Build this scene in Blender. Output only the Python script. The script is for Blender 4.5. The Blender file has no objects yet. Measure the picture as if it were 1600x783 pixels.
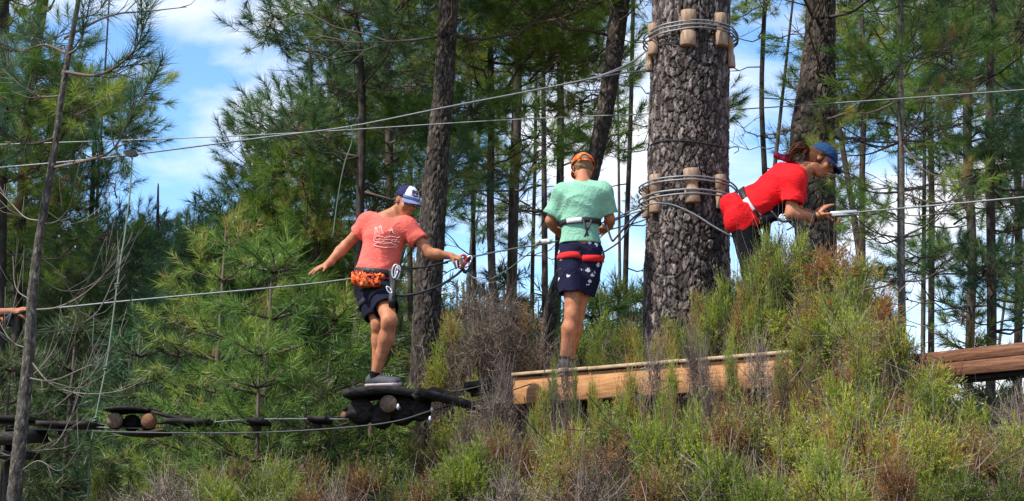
import bpy, math, random
import numpy as np
from math import radians, sin, cos, pi
from mathutils import Vector, Matrix

random.seed(7)
rng = np.random.default_rng(7)
scene = bpy.context.scene
col = scene.collection

# ------------------------------------------------------------------ camera
F = 2198.0                     # focal length in photograph pixels (photograph 1600 x 783)
PITCH = radians(11.0)
EYE = np.array([0.0, 0.0, 1.6])
FWD = np.array([0, cos(PITCH), sin(PITCH)])
UPV = np.array([0, -sin(PITCH), cos(PITCH)])
RGT = np.array([1.0, 0, 0])
cam = bpy.data.cameras.new('camera')
cam.sensor_width = 36.0
cam.lens = F / 1600 * 36
cam.clip_end = 3000
co = bpy.data.objects.new('camera', cam)
col.objects.link(co)
co.location = EYE
co.rotation_euler = (radians(90) + PITCH, 0, 0)
scene.camera = co

# ------------------------------------------------------------------ light
SUN_EL, SUN_AZ = radians(52), radians(238)      # azimuth clockwise from +Y (the view direction)
sdir = Vector((sin(SUN_AZ) * cos(SUN_EL), cos(SUN_AZ) * cos(SUN_EL), sin(SUN_EL)))
sl = bpy.data.lights.new('sun', 'SUN')
sl.energy = 5.0
sl.angle = radians(0.5)
sl.color = (1.0, 0.95, 0.86)
so = bpy.data.objects.new('sun', sl)
so.rotation_euler = sdir.to_track_quat('Z', 'Y').to_euler()
so.location = (-6, -6, 12)
col.objects.link(so)

world = bpy.data.worlds.new('World')
scene.world = world
world.use_nodes = True
nt = world.node_tree
nt.nodes.clear()
def N(nt, typ, **kw):
    n = nt.nodes.new(typ)
    for k, v in kw.items():
        if k.startswith('i_'):
            n.inputs[int(k[2:])].default_value = v
        else:
            setattr(n, k, v)
    return n
L = nt.links.new
sky = N(nt, 'ShaderNodeTexSky', sky_type='NISHITA', sun_disc=False, sun_elevation=SUN_EL, sun_rotation=SUN_AZ,
        altitude=300, air_density=1.0, dust_density=0.25, ozone_density=3.5)
bg = N(nt, 'ShaderNodeBackground'); bg.inputs[1].default_value = 0.15
tc = N(nt, 'ShaderNodeTexCoord')
mp = N(nt, 'ShaderNodeMapping'); mp.inputs['Scale'].default_value = (1.0, 1.0, 2.3); mp.inputs['Location'].default_value = (1.35, 0.2, 0.32)
n1 = N(nt, 'ShaderNodeTexNoise'); n1.inputs['Scale'].default_value = 5.2; n1.inputs['Detail'].default_value = 9; n1.inputs['Roughness'].default_value = 0.52
n1.inputs['Distortion'].default_value = 0.25
cr = N(nt, 'ShaderNodeValToRGB')
cr.color_ramp.elements[0].position = 0.43; cr.color_ramp.elements[0].color = (0, 0, 0, 1)
cr.color_ramp.elements[1].position = 0.62; cr.color_ramp.elements[1].color = (1, 1, 1, 1)
hs = N(nt, 'ShaderNodeHueSaturation'); hs.inputs['Saturation'].default_value = 1.12; hs.inputs['Value'].default_value = 1.42
mx = N(nt, 'ShaderNodeMix', data_type='RGBA')
mx.inputs['B'].default_value = (6.0, 6.2, 6.6, 1)
L(tc.outputs['Generated'], mp.inputs['Vector']); L(mp.outputs[0], n1.inputs['Vector'])
sx = N(nt, 'ShaderNodeSeparateXYZ'); L(tc.outputs['Generated'], sx.inputs[0])      # fair-weather clouds crowd towards the horizon
bank = N(nt, 'ShaderNodeMath', operation='MULTIPLY_ADD'); bank.inputs[1].default_value = -0.6; bank.inputs[2].default_value = 0.125
L(sx.outputs['Z'], bank.inputs[0])
bank2 = N(nt, 'ShaderNodeMath', operation='MAXIMUM'); bank2.inputs[1].default_value = -0.02; L(bank.outputs[0], bank2.inputs[0])
cs = N(nt, 'ShaderNodeMath', operation='ADD'); L(n1.outputs['Fac'], cs.inputs[0]); L(bank2.outputs[0], cs.inputs[1]); L(cs.outputs[0], cr.inputs[0])
L(sky.outputs[0], hs.inputs['Color']); L(hs.outputs[0], mx.inputs['A']); L(cr.outputs[0], mx.inputs['Factor'])
L(mx.outputs['Result'], bg.inputs[0])
wo = N(nt, 'ShaderNodeOutputWorld'); L(bg.outputs[0], wo.inputs[0])

scene.view_settings.view_transform = 'Standard'
scene.view_settings.look = 'None'
scene.view_settings.exposure = 0.45
scene.view_settings.gamma = 1
cy = scene.cycles
cy.max_bounces = 5; cy.diffuse_bounces = 3; cy.glossy_bounces = 2; cy.transmission_bounces = 3; cy.transparent_max_bounces = 4
cy.use_adaptive_sampling = True

# ------------------------------------------------------------------ projection helpers
def Q(px, py, Y):
    """world point on the vertical plane y=Y seen at photograph pixel (px, py)"""
    d = FWD + RGT * (px - 800) / F + UPV * (391.5 - py) / F
    return EYE + d * (Y / d[1])
def PM(p):
    """photograph pixels per metre at world point p"""
    return F / float(np.dot(np.asarray(p) - EYE, FWD))
def proj(p):
    v = np.asarray(p) - EYE
    z = v @ FWD
    return 800 + F * (v @ RGT) / z, 391.5 - F * (v @ UPV) / z
def sstep(a, b, x):
    t = np.clip((x - a) / (b - a), 0, 1)
    return t * t * (3 - 2 * t)
def gz(x, y):
    return 1.0 * sstep(2.0, 6.0, y) + 0.06 * np.sin(x * 0.9) * np.sin(y * 0.7)
def unit(v):
    v = np.asarray(v, float)
    return v / (np.linalg.norm(v, axis=-1, keepdims=True) + 1e-12)

# ------------------------------------------------------------------ mesh helpers
def raw_mesh(name, V, faces, mats, tint=None, smooth=False, midx=None):
    V = np.ascontiguousarray(V, np.float32)
    faces = [np.asarray(f, np.int32) for f in faces if len(f)]
    me = bpy.data.meshes.new(name)
    loops = np.concatenate([f.ravel() for f in faces])
    tot = np.concatenate([np.full(len(f), f.shape[1], np.int32) for f in faces])
    st = np.concatenate([[0], np.cumsum(tot)[:-1]]).astype(np.int32)
    me.vertices.add(len(V)); me.vertices.foreach_set('co', V.ravel())
    me.loops.add(len(loops)); me.loops.foreach_set('vertex_index', loops)
    me.polygons.add(len(tot)); me.polygons.foreach_set('loop_start', st)
    if midx is not None:
        me.polygons.foreach_set('material_index', np.ascontiguousarray(midx, np.int32))
    if smooth:
        me.polygons.foreach_set('use_smooth', np.ones(len(tot), bool))
    for m in (mats if isinstance(mats, (list, tuple)) else [mats]):
        me.materials.append(m)
    if tint is not None:
        a = me.attributes.new('tint', 'FLOAT', 'POINT')
        a.data.foreach_set('value', np.ascontiguousarray(tint, np.float32))
    me.update(calc_edges=True)
    return me

def link(name, me, parent=None, loc=None, rot=None, scale=None):
    o = bpy.data.objects.new(name, me)
    col.objects.link(o)
    if parent is not None: o.parent = parent
    if loc is not None: o.location = loc
    if rot is not None: o.rotation_euler = rot
    if scale is not None: o.scale = (scale,) * 3 if np.isscalar(scale) else scale
    return o

def tag(o, label, cat, group=None, kind=None):
    if label: o['label'] = label
    if cat: o['category'] = cat
    if group: o['group'] = group
    if kind: o['kind'] = kind
    return o

def empty(name, loc, label, cat, group=None, rot=(0, 0, 0)):
    o = bpy.data.objects.new(name, None)
    col.objects.link(o); o.location = loc; o.rotation_euler = rot; o.empty_display_size = 0.1
    return tag(o, label, cat, group)

class MB:
    """collects geometry"""
    def __init__(s): s.V = []; s.F = {}; s.n = 0; s.T = []
    def add(s, V, faces, tint=0.5):
        V = np.asarray(V, float).reshape(-1, 3)
        for f in faces:
            f = np.asarray(f, np.int64)
            if len(f): s.F.setdefault(f.shape[1], []).append(f + s.n)
        s.V.append(V); s.n += len(V)
        s.T.append(np.broadcast_to(np.asarray(tint, float), (len(V),)))
        return s
    def arrays(s):
        return np.concatenate(s.V), [np.concatenate(v) for v in s.F.values()], np.concatenate(s.T)
    def mesh(s, name, mat, smooth=False, off=None):
        V, f, t = s.arrays()
        if off is not None: V = V - np.asarray(off)
        return raw_mesh(name, V, f, mat, t, smooth)
    def build(s, name, mat, parent=None, smooth=False, off=None, world_off=None):
        """geometry in world coordinates; off = world position of the parent (or of the object itself)"""
        me = s.mesh(name, mat, smooth, off)
        return link(name, me, parent, loc=(None if parent is not None or off is None else tuple(off)))

def frames(path):
    path = np.asarray(path, float)
    t = unit(np.gradient(path, axis=0))
    ref = np.array([0, 0, 1.0]) if abs(t[0][2]) < 0.9 else np.array([1.0, 0, 0])
    n = unit(np.cross(t[0], ref)); out = []
    for k in range(len(path)):
        n = n - t[k] * np.dot(n, t[k]); n = unit(n); out.append(n)
    n = np.array(out)
    return t, n, np.cross(t, n)

def tube(path, r, seg=6, cap=True):
    path = np.asarray(path, float); m = len(path)
    r = np.broadcast_to(np.asarray(r, float), (m,))
    t, n, b = frames(path)
    a = np.arange(seg) * 2 * pi / seg
    V = path[:, None] + r[:, None, None] * (n[:, None] * np.cos(a)[None, :, None] + b[:, None] * np.sin(a)[None, :, None])
    V = V.reshape(-1, 3)
    i = np.arange(m - 1)[:, None] * seg; j = np.arange(seg)[None]; j2 = (j + 1) % seg
    q = np.stack([i + j, i + j2, i + seg + j2, i + seg + j], -1).reshape(-1, 4)
    fs = [q]
    if cap and seg >= 3:
        V = np.vstack([V, path[0], path[-1]])
        c0, c1 = m * seg, m * seg + 1
        k = np.arange(seg); k2 = (k + 1) % seg
        fs.append(np.stack([np.full(seg, c0), k2, k], -1))
        fs.append(np.stack([np.full(seg, c1), (m - 1) * seg + k, (m - 1) * seg + k2], -1))
    return V, fs

def spline(pts, n):
    """Catmull-Rom through pts"""
    pts = np.asarray(pts, float)
    if len(pts) == 2:
        t = np.linspace(0, 1, n)[:, None]; return pts[0] * (1 - t) + pts[1] * t
    P = np.vstack([2 * pts[0] - pts[1], pts, 2 * pts[-1] - pts[-2]])
    u = np.linspace(0, len(pts) - 1 - 1e-9, n); k = u.astype(int); f = (u - k)[:, None]
    p0, p1, p2, p3 = P[k], P[k + 1], P[k + 2], P[k + 3]
    return 0.5 * ((2 * p1) + (-p0 + p2) * f + (2 * p0 - 5 * p1 + 4 * p2 - p3) * f ** 2 + (-p0 + 3 * p1 - 3 * p2 + p3) * f ** 3)

def box(c, X, Y, Z, hx, hy, hz, bev=0.006):
    """slightly bevelled box, centre c, axes X Y Z, half sizes"""
    c = np.asarray(c, float); X, Y, Z = unit(X), unit(Y), unit(Z)
    b = min(bev, hx * .4, hy * .4, hz * .4)
    V = []; idx = {}
    for ax in range(3):
        for s in (-1, 1):
            for u in (-1, 1):
                for v in (-1, 1):
                    q = [0, 0, 0]; h = [hx, hy, hz]
                    o1, o2 = [k for k in range(3) if k != ax]
                    q[ax] = s * h[ax]; q[o1] = u * (h[o1] - b); q[o2] = v * (h[o2] - b)
                    idx[(ax, s, u, v)] = len(V); V.append(c + X * q[0] + Y * q[1] + Z * q[2])
    V = np.array(V); Fq = []; Ft = []
    for ax in range(3):
        for s in (-1, 1):
            f = [idx[(ax, s, -1, -1)], idx[(ax, s, 1, -1)], idx[(ax, s, 1, 1)], idx[(ax, s, -1, 1)]]
            Fq.append(f)
    def key(ax, sg):   # vertex on face ax for corner signs sg
        o = [k for k in range(3) if k != ax]
        return idx[(ax, sg[ax], sg[o[0]], sg[o[1]])]
    for a1 in range(3):
        for a2 in range(a1 + 1, 3):
            a3 = 3 - a1 - a2
            for s1 in (-1, 1):
                for s2 in (-1, 1):
                    g = [0, 0, 0]; g[a1] = s1; g[a2] = s2
                    ga = list(g); ga[a3] = -1; gb = list(g); gb[a3] = 1
                    Fq.append([key(a1, ga), key(a1, gb), key(a2, gb), key(a2, ga)])
    for s in [(i, j, k) for i in (-1, 1) for j in (-1, 1) for k in (-1, 1)]:
        Ft.append([key(0, s), key(1, s), key(2, s)])
    # fix orientation outward
    def fix(fl):
        out = []
        for f in fl:
            p = V[f]; n = np.cross(p[1] - p[0], p[2] - p[0])
            out.append(f if np.dot(n, p.mean(0) - c) > 0 else f[::-1])
        return out
    return V, [np.array(fix(Fq)), np.array(fix(Ft))]

# ------------------------------------------------------------------ materials
def mat_base(name, rough=0.8, spec=0.3):
    m = bpy.data.materials.new(name); m.use_nodes = True
    nt = m.node_tree; b = nt.nodes['Principled BSDF']
    b.inputs['Roughness'].default_value = rough
    b.inputs['Specular IOR Level'].default_value = spec
    return m, nt, b
def ramp(nt, stops, src=None):
    r = nt.nodes.new('ShaderNodeValToRGB')
    e = r.color_ramp.elements
    while len(e) < len(stops): e.new(0.5)
    for k, (p, c) in enumerate(stops):
        e[k].position = p; e[k].color = (*c, 1)
    if src is not None: nt.links.new(src, r.inputs[0])
    return r
def noise(nt, scale, detail=4, vec=None, rough=0.55, dist=0):
    n = nt.nodes.new('ShaderNodeTexNoise')
    n.inputs['Scale'].default_value = scale; n.inputs['Detail'].default_value = detail
    n.inputs['Roughness'].default_value = rough; n.inputs['Distortion'].default_value = dist
    if vec is not None: nt.links.new(vec, n.inputs['Vector'])
    return n
def objco(nt, scale=(1, 1, 1), rot=(0, 0, 0), loc=(0, 0, 0)):
    t = nt.nodes.new('ShaderNodeTexCoord'); m = nt.nodes.new('ShaderNodeMapping')
    m.inputs['Scale'].default_value = scale; m.inputs['Rotation'].default_value = rot; m.inputs['Location'].default_value = loc
    nt.links.new(t.outputs['Object'], m.inputs['Vector']); return m.outputs[0]
def bump(nt, b, h, strength=0.4, dist=0.01):
    n = nt.nodes.new('ShaderNodeBump'); n.inputs['Strength'].default_value = strength; n.inputs['Distance'].default_value = dist
    nt.links.new(h, n.inputs['Height']); nt.links.new(n.outputs[0], b.inputs['Normal'])
def mixc(nt, fac, a, b, mode='MIX'):
    m = nt.nodes.new('ShaderNodeMix'); m.data_type = 'RGBA'; m.blend_type = mode
    for k, v in (('Factor', fac), ('A', a), ('B', b)):
        if hasattr(v, 'is_linked') or hasattr(v, 'links'): nt.links.new(v, m.inputs[k] if k == 'Factor' else m.inputs[k])
        elif k == 'Factor': m.inputs['Factor'].default_value = v
        else: m.inputs[k].default_value = (*v, 1)
    return m.outputs['Result']
def mth(nt, op, a, b=None, clamp=False):
    m = nt.nodes.new('ShaderNodeMath'); m.operation = op; m.use_clamp = clamp
    for k, v in ((0, a), (1, b)):
        if v is None: continue
        if hasattr(v, 'links'): nt.links.new(v, m.inputs[k])
        else: m.inputs[k].default_value = v
    return m.outputs[0]
def attr(nt, name='tint'):
    a = nt.nodes.new('ShaderNodeAttribute'); a.attribute_name = name; return a.outputs['Fac']

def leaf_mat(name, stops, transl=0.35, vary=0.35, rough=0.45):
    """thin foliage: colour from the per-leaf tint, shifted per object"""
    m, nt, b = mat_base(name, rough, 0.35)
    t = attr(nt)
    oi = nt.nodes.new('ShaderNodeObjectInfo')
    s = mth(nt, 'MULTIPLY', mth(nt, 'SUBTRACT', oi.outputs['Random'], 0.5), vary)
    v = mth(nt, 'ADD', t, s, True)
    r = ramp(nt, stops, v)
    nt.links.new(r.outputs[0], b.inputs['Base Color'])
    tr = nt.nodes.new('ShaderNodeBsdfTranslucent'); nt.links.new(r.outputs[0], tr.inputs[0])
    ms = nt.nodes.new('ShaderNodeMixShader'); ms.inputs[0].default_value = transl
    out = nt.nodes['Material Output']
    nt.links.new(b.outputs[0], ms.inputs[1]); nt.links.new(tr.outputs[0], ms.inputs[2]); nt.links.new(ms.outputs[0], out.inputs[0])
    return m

def plain(name, c, rough=0.6, nscale=30, amt=0.25, metal=0, spec=0.4, bstr=0.0):
    m, nt, b = mat_base(name, rough, spec)
    n = noise(nt, nscale, 5, objco(nt))
    c = np.array(c)
    r = ramp(nt, [(0.25, tuple(c * (1 - amt))), (0.75, tuple(np.minimum(c * (1 + amt), 0.95)))], n.outputs['Fac'])
    nt.links.new(r.outputs[0], b.inputs['Base Color']); b.inputs['Metallic'].default_value = metal
    if bstr: bump(nt, b, n.outputs['Fac'], bstr, 0.004)
    return m

M = {}
M['needle'] = leaf_mat('pine_needles', [(0.0, (.026, .072, .022)), (0.3, (.075, .165, .034)), (0.65, (.19, .30, .045)), (0.92, (.35, .41, .08)), (1.0, (.34, .20, .07))], 0.4, 0.5)
M['needle_blue'] = leaf_mat('pine_needles_bluish', [(0.0, (.030, .085, .045)), (0.5, (.065, .15, .058)), (1.0, (.16, .24, .07))], 0.3, 0.3)
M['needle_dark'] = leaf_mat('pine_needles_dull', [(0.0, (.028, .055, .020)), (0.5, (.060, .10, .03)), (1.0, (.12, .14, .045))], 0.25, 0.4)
M['heath'] = leaf_mat('heath_leaves', [(0.0, (.028, .048, .010)), (0.33, (.09, .135, .02)), (0.64, (.26, .34, .035)), (0.86, (.42, .46, .06)), (0.93, (.38, .20, .06)), (1.0, (.34, .13, .04))], 0.35, 0.4)
M['heath_dry'] = leaf_mat('dry_heath_leaves', [(0.0, (.12, .06, .025)), (0.4, (.26, .12, .045)), (0.7, (.34, .20, .07)), (0.85, (.22, .25, .05)), (1.0, (.20, .28, .05))], 0.25, 0.3)
M['heath_twig'] = leaf_mat('heath_twigs', [(0.0, (.04, .028, .022)), (0.5, (.12, .082, .064)), (1.0, (.36, .29, .23))], 0.0, 0.3, 0.8)
M['dead_twig'] = leaf_mat('dead_twig_bark', [(0.0, (.05, .042, .036)), (0.5, (.125, .105, .088)), (1.0, (.25, .22, .175))], 0.0, 0.3, 0.8)
M['twig'] = leaf_mat('pine_twig_bark', [(0.0, (.04, .028, .022)), (0.5, (.085, .06, .045)), (1.0, (.17, .12, .09))], 0.0, 0.3, 0.85)

def bark_mat(name, dark, mid, light, bscale=1.0):
    m, nt, b = mat_base(name, 0.85, 0.2)
    t = attr(nt)
    v = objco(nt, (9 * bscale, 9 * bscale, 3.2 * bscale))
    n = noise(nt, 3.0, 8, v, 0.62, 0.4)
    n2 = noise(nt, 22.0, 4, v)
    f = mth(nt, 'ADD', mth(nt, 'MULTIPLY', t, 0.75), mth(nt, 'MULTIPLY', mth(nt, 'SUBTRACT', n.outputs['Fac'], 0.42), 1.5), True)
    r = ramp(nt, [(0.02, dark), (0.45, mid), (0.95, light)], f)
    nt.links.new(r.outputs[0], b.inputs['Base Color'])
    h = mth(nt, 'ADD', n.outputs['Fac'], mth(nt, 'MULTIPLY', n2.outputs['Fac'], 0.3))
    bump(nt, b, h, 0.6, 0.012)
    return m
M['bark_big'] = bark_mat('maritime_pine_bark', (.010, .007, .006), (.078, .060, .053), (.37, .31, .28))
M['bark'] = bark_mat('pine_bark', (.014, .011, .009), (.052, .041, .033), (.17, .135, .11))
M['bark_grey'] = bark_mat('grey_lichen_bark', (.03, .025, .02), (.085, .072, .058), (.26, .24, .19), 2.0)

# ------------------------------------------------------------------ foliage arrays
def rand_perp(D, g=rng):
    r = g.normal(size=D.shape)
    r = r - D * (r * D).sum(1, keepdims=True)
    return unit(r)

def blades(B, D, Ln, W, tint):
    """one thin triangle per blade"""
    s = rand_perp(D) * (np.asarray(W)[:, None] / 2)
    V = np.stack([B + s, B - s, B + D * np.asarray(Ln)[:, None]], 1).reshape(-1, 3)
    Fi = np.arange(len(B) * 3).reshape(-1, 3)
    return V, [Fi], np.repeat(tint, 3)

def shoots(mb, P0, A, SL, n, Ln, W, tint, a0=70, a1=18):
    """bottle-brush shoots: P0 base, A axis, SL stem length; n needles each"""
    m = len(P0); P0 = np.repeat(P0, n, 0); Ax = np.repeat(unit(A), n, 0); S = np.repeat(SL, n)
    t = rng.random(m * n) ** 0.8
    ang = np.radians(a0 + (a1 - a0) * t + rng.normal(0, 9, m * n))
    R = rand_perp(Ax)
    D = Ax * np.cos(ang)[:, None] + R * np.sin(ang)[:, None]
    D[:, 2] -= 0.10; D = unit(D)
    B = P0 + Ax * (S * t)[:, None]
    ti = np.repeat(tint, n) + rng.normal(0, 0.07, m * n)
    mb.add(*blades(B, D, Ln * rng.uniform(0.75, 1.1, m * n), np.full(m * n, W), np.clip(ti, 0, 1))[:2], tint=np.repeat(np.clip(ti, 0, 1), 3))

def twigs(mb, A, B, r0, r1, tint, sag=0.0, seg=3):
    """many thin straight prisms from A to B"""
    A = np.asarray(A, float); B = np.asarray(B, float); m = len(A)
    mid = (A + B) / 2; mid[:, 2] -= sag * np.linalg.norm(B - A, axis=1)
    D = unit(B - A); s1 = rand_perp(D); s2 = np.cross(D, s1)
    r0 = np.broadcast_to(r0, (m,)); r1 = np.broadcast_to(r1, (m,))
    rings = []
    for p, r in ((A, r0), (mid, (r0 + r1) / 2), (B, r1)):
        for k in range(seg):
            a = 2 * pi * k / seg
            rings.append(p + (s1 * cos(a) + s2 * sin(a)) * r[:, None])
    V = np.stack(rings, 1).reshape(-1, 3)
    base = (np.arange(m) * seg * 3)[:, None]
    f = []
    for ring in range(2):
        for k in range(seg):
            k2 = (k + 1) % seg
            f.append(base + np.array([[ring * seg + k, ring * seg + k2, (ring + 1) * seg + k2, (ring + 1) * seg + k]]))
    mb.add(V, [np.concatenate(f)], tint=np.repeat(np.broadcast_to(tint, (m,)), seg * 3))

def sphere_pts(n, g=rng):
    v = g.normal(size=(n, 3)); return unit(v)

def two_mat_mesh(name, mbs, mats):
    V = []; Fs = []; T = []; idx = []; n = 0
    for k, mb in enumerate(mbs):
        v, fs, t = mb.arrays()
        for f in fs:
            Fs.append(f + n); idx.append(np.full(len(f), k))
        V.append(v); T.append(t); n += len(v)
    return raw_mesh(name, np.concatenate(V), Fs, mats, np.concatenate(T), False, np.concatenate(idx))

def make_clump(R, nsh, nn, Ln, W, mat, flat=0.6, upb=0.6, tb=0.45):
    """tuft of needle shoots in a flattened ball of radius R, on twigs that leave its inner end (-x)"""
    d = sphere_pts(nsh); rr = rng.uniform(0.35, 1, nsh) ** 0.6
    C = d * rr[:, None] * R * np.array([1, 1, flat])
    A = unit(d * np.array([1, 1, 0.5]) + np.array([0.35, 0, upb]) + rng.normal(0, .25, (nsh, 3)))
    SL = rng.uniform(0.5, 1.1, nsh) * Ln * 1.4
    w = MB(); f = MB()
    root = np.array([-R * 1.0, 0, -R * 0.25 * flat])
    hub = np.array([[x, rng.normal(0, .08) * R, rng.normal(0, .06) * R] for x in np.linspace(-1, .5, 6) * R])
    hub[0] = root
    w.add(*tube(hub, np.linspace(0.012, 0.005, 6) * (R / 0.4), 4), tint=0.5)
    hk = rng.integers(1, 6, nsh)
    twigs(w, hub[hk], C, 0.0045, 0.003, rng.uniform(.2, .9, nsh), sag=0.08)
    twigs(w, C, C + A * SL[:, None], 0.0035, 0.002, rng.uniform(.2, .9, nsh))
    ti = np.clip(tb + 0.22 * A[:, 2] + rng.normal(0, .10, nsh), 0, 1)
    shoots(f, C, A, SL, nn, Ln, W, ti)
    return two_mat_mesh('needle_clump', [f, w], [mat, M['twig']])
# ================================================================== the ground and the far wood
def grid_ground():
    xs = np.concatenate([-np.geomspace(400, 16, 14), np.linspace(-14, 14, 57), np.geomspace(16, 400, 14)])
    ys = np.concatenate([[-60, -30, -12, -5], np.linspace(-2, 30, 65), np.geomspace(33, 700, 16)])
    X, Y = np.meshgrid(xs, ys, indexing='ij')
    Z = gz(X, Y)
    V = np.stack([X, Y, Z], -1).reshape(-1, 3)
    nx, ny = len(xs), len(ys)
    i = np.arange(nx - 1)[:, None] * ny; j = np.arange(ny - 1)[None]
    q = np.stack([i + j, i + ny + j, i + ny + j + 1, i + j + 1], -1).reshape(-1, 4)
    m, nt_, b = mat_base('forest_floor', 0.95, 0.1)
    n = noise(nt_, 3.0, 8, objco(nt_)); r = ramp(nt_, [(.3, (.035, .028, .016)), (.55, (.10, .075, .04)), (.75, (.07, .08, .03))], n.outputs['Fac'])
    nt_.links.new(r.outputs[0], b.inputs['Base Color']); bump(nt_, b, n.outputs['Fac'], .8, .05)
    o = link('ground', raw_mesh('ground', V, [q], m, None, True)); o['kind'] = 'structure'
grid_ground()

# ------------------------------------------------------------------ foliage libraries (shared meshes)
LIB = {
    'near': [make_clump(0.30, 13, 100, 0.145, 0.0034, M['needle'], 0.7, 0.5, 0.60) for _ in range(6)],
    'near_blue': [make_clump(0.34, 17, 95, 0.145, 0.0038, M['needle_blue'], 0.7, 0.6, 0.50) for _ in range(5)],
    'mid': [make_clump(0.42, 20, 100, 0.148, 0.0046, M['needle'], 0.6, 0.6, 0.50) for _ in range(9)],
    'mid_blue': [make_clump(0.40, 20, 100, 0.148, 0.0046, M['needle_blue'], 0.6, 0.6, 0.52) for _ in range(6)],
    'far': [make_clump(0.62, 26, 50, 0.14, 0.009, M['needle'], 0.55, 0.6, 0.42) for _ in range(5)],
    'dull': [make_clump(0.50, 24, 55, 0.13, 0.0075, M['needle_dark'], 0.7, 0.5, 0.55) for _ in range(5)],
}

# how much foliage the wood shows in each 100 px square of the photograph (chance that a limb carries needles there)
GREEN = np.array([[.85]*4+[.75]*2+[.76]*5+[.76]*5]*3+[[.9]*4+[.8]*2+[.74]*5+[.72]*5]+[[1]*5+[.8]+[.6]*10]+[[1]*10+[.8]*6]*3) * np.array([
 [.75,.40,.00,.00,.22,.80,.55,.85,.95,.70,.30,.45,.60,.95,.90,.90],
 [.80,.45,.00,.00,.15,.80,.55,.75,.70,.50,.30,.65,.30,.75,.65,.80],
 [.80,.50,.00,.00,.40,.65,.60,.75,.35,.30,.15,.15,.25,.40,.40,.75],
 [.80,.55,.10,.15,.75,.60,.60,.45,.30,.35,.10,.15,.30,.50,.45,.70],
 [.90,.95,.95,.95,1.,.95,.80,.60,.45,.50,.15,.25,.45,.60,.45,.75],
 [1.,1.,1.,1.,1.,1.,.95,.9,.9,.8,.7,.7,.7,.6,.50,.55],
 [1.,1.,1.,1.,1.,1.,1.,1.,1.,1.,1.,1.,1.,.6,.35,.40],
 [1.,1.,1.,1.,1.,1.,1.,1.,1.,1.,1.,1.,1.,1.,.9,.9]])
def green(p):
    x, y = proj(p)
    if not (0 <= x < 1600) or y >= 783: return 0.8
    if y < 0: return 0.5 if 200 < x < 420 else 0.75
    gx, gy = x / 100 - .5, y / 98 - .5
    x0, y0 = int(np.clip(np.floor(gx), 0, 14)), int(np.clip(np.floor(gy), 0, 6))
    fx, fy = np.clip(gx - x0, 0, 1), np.clip(gy - y0, 0, 1)
    G = GREEN
    return (G[y0, x0] * (1 - fx) + G[y0, x0 + 1] * fx) * (1 - fy) + (G[y0 + 1, x0] * (1 - fx) + G[y0 + 1, x0 + 1] * fx) * fy

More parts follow.
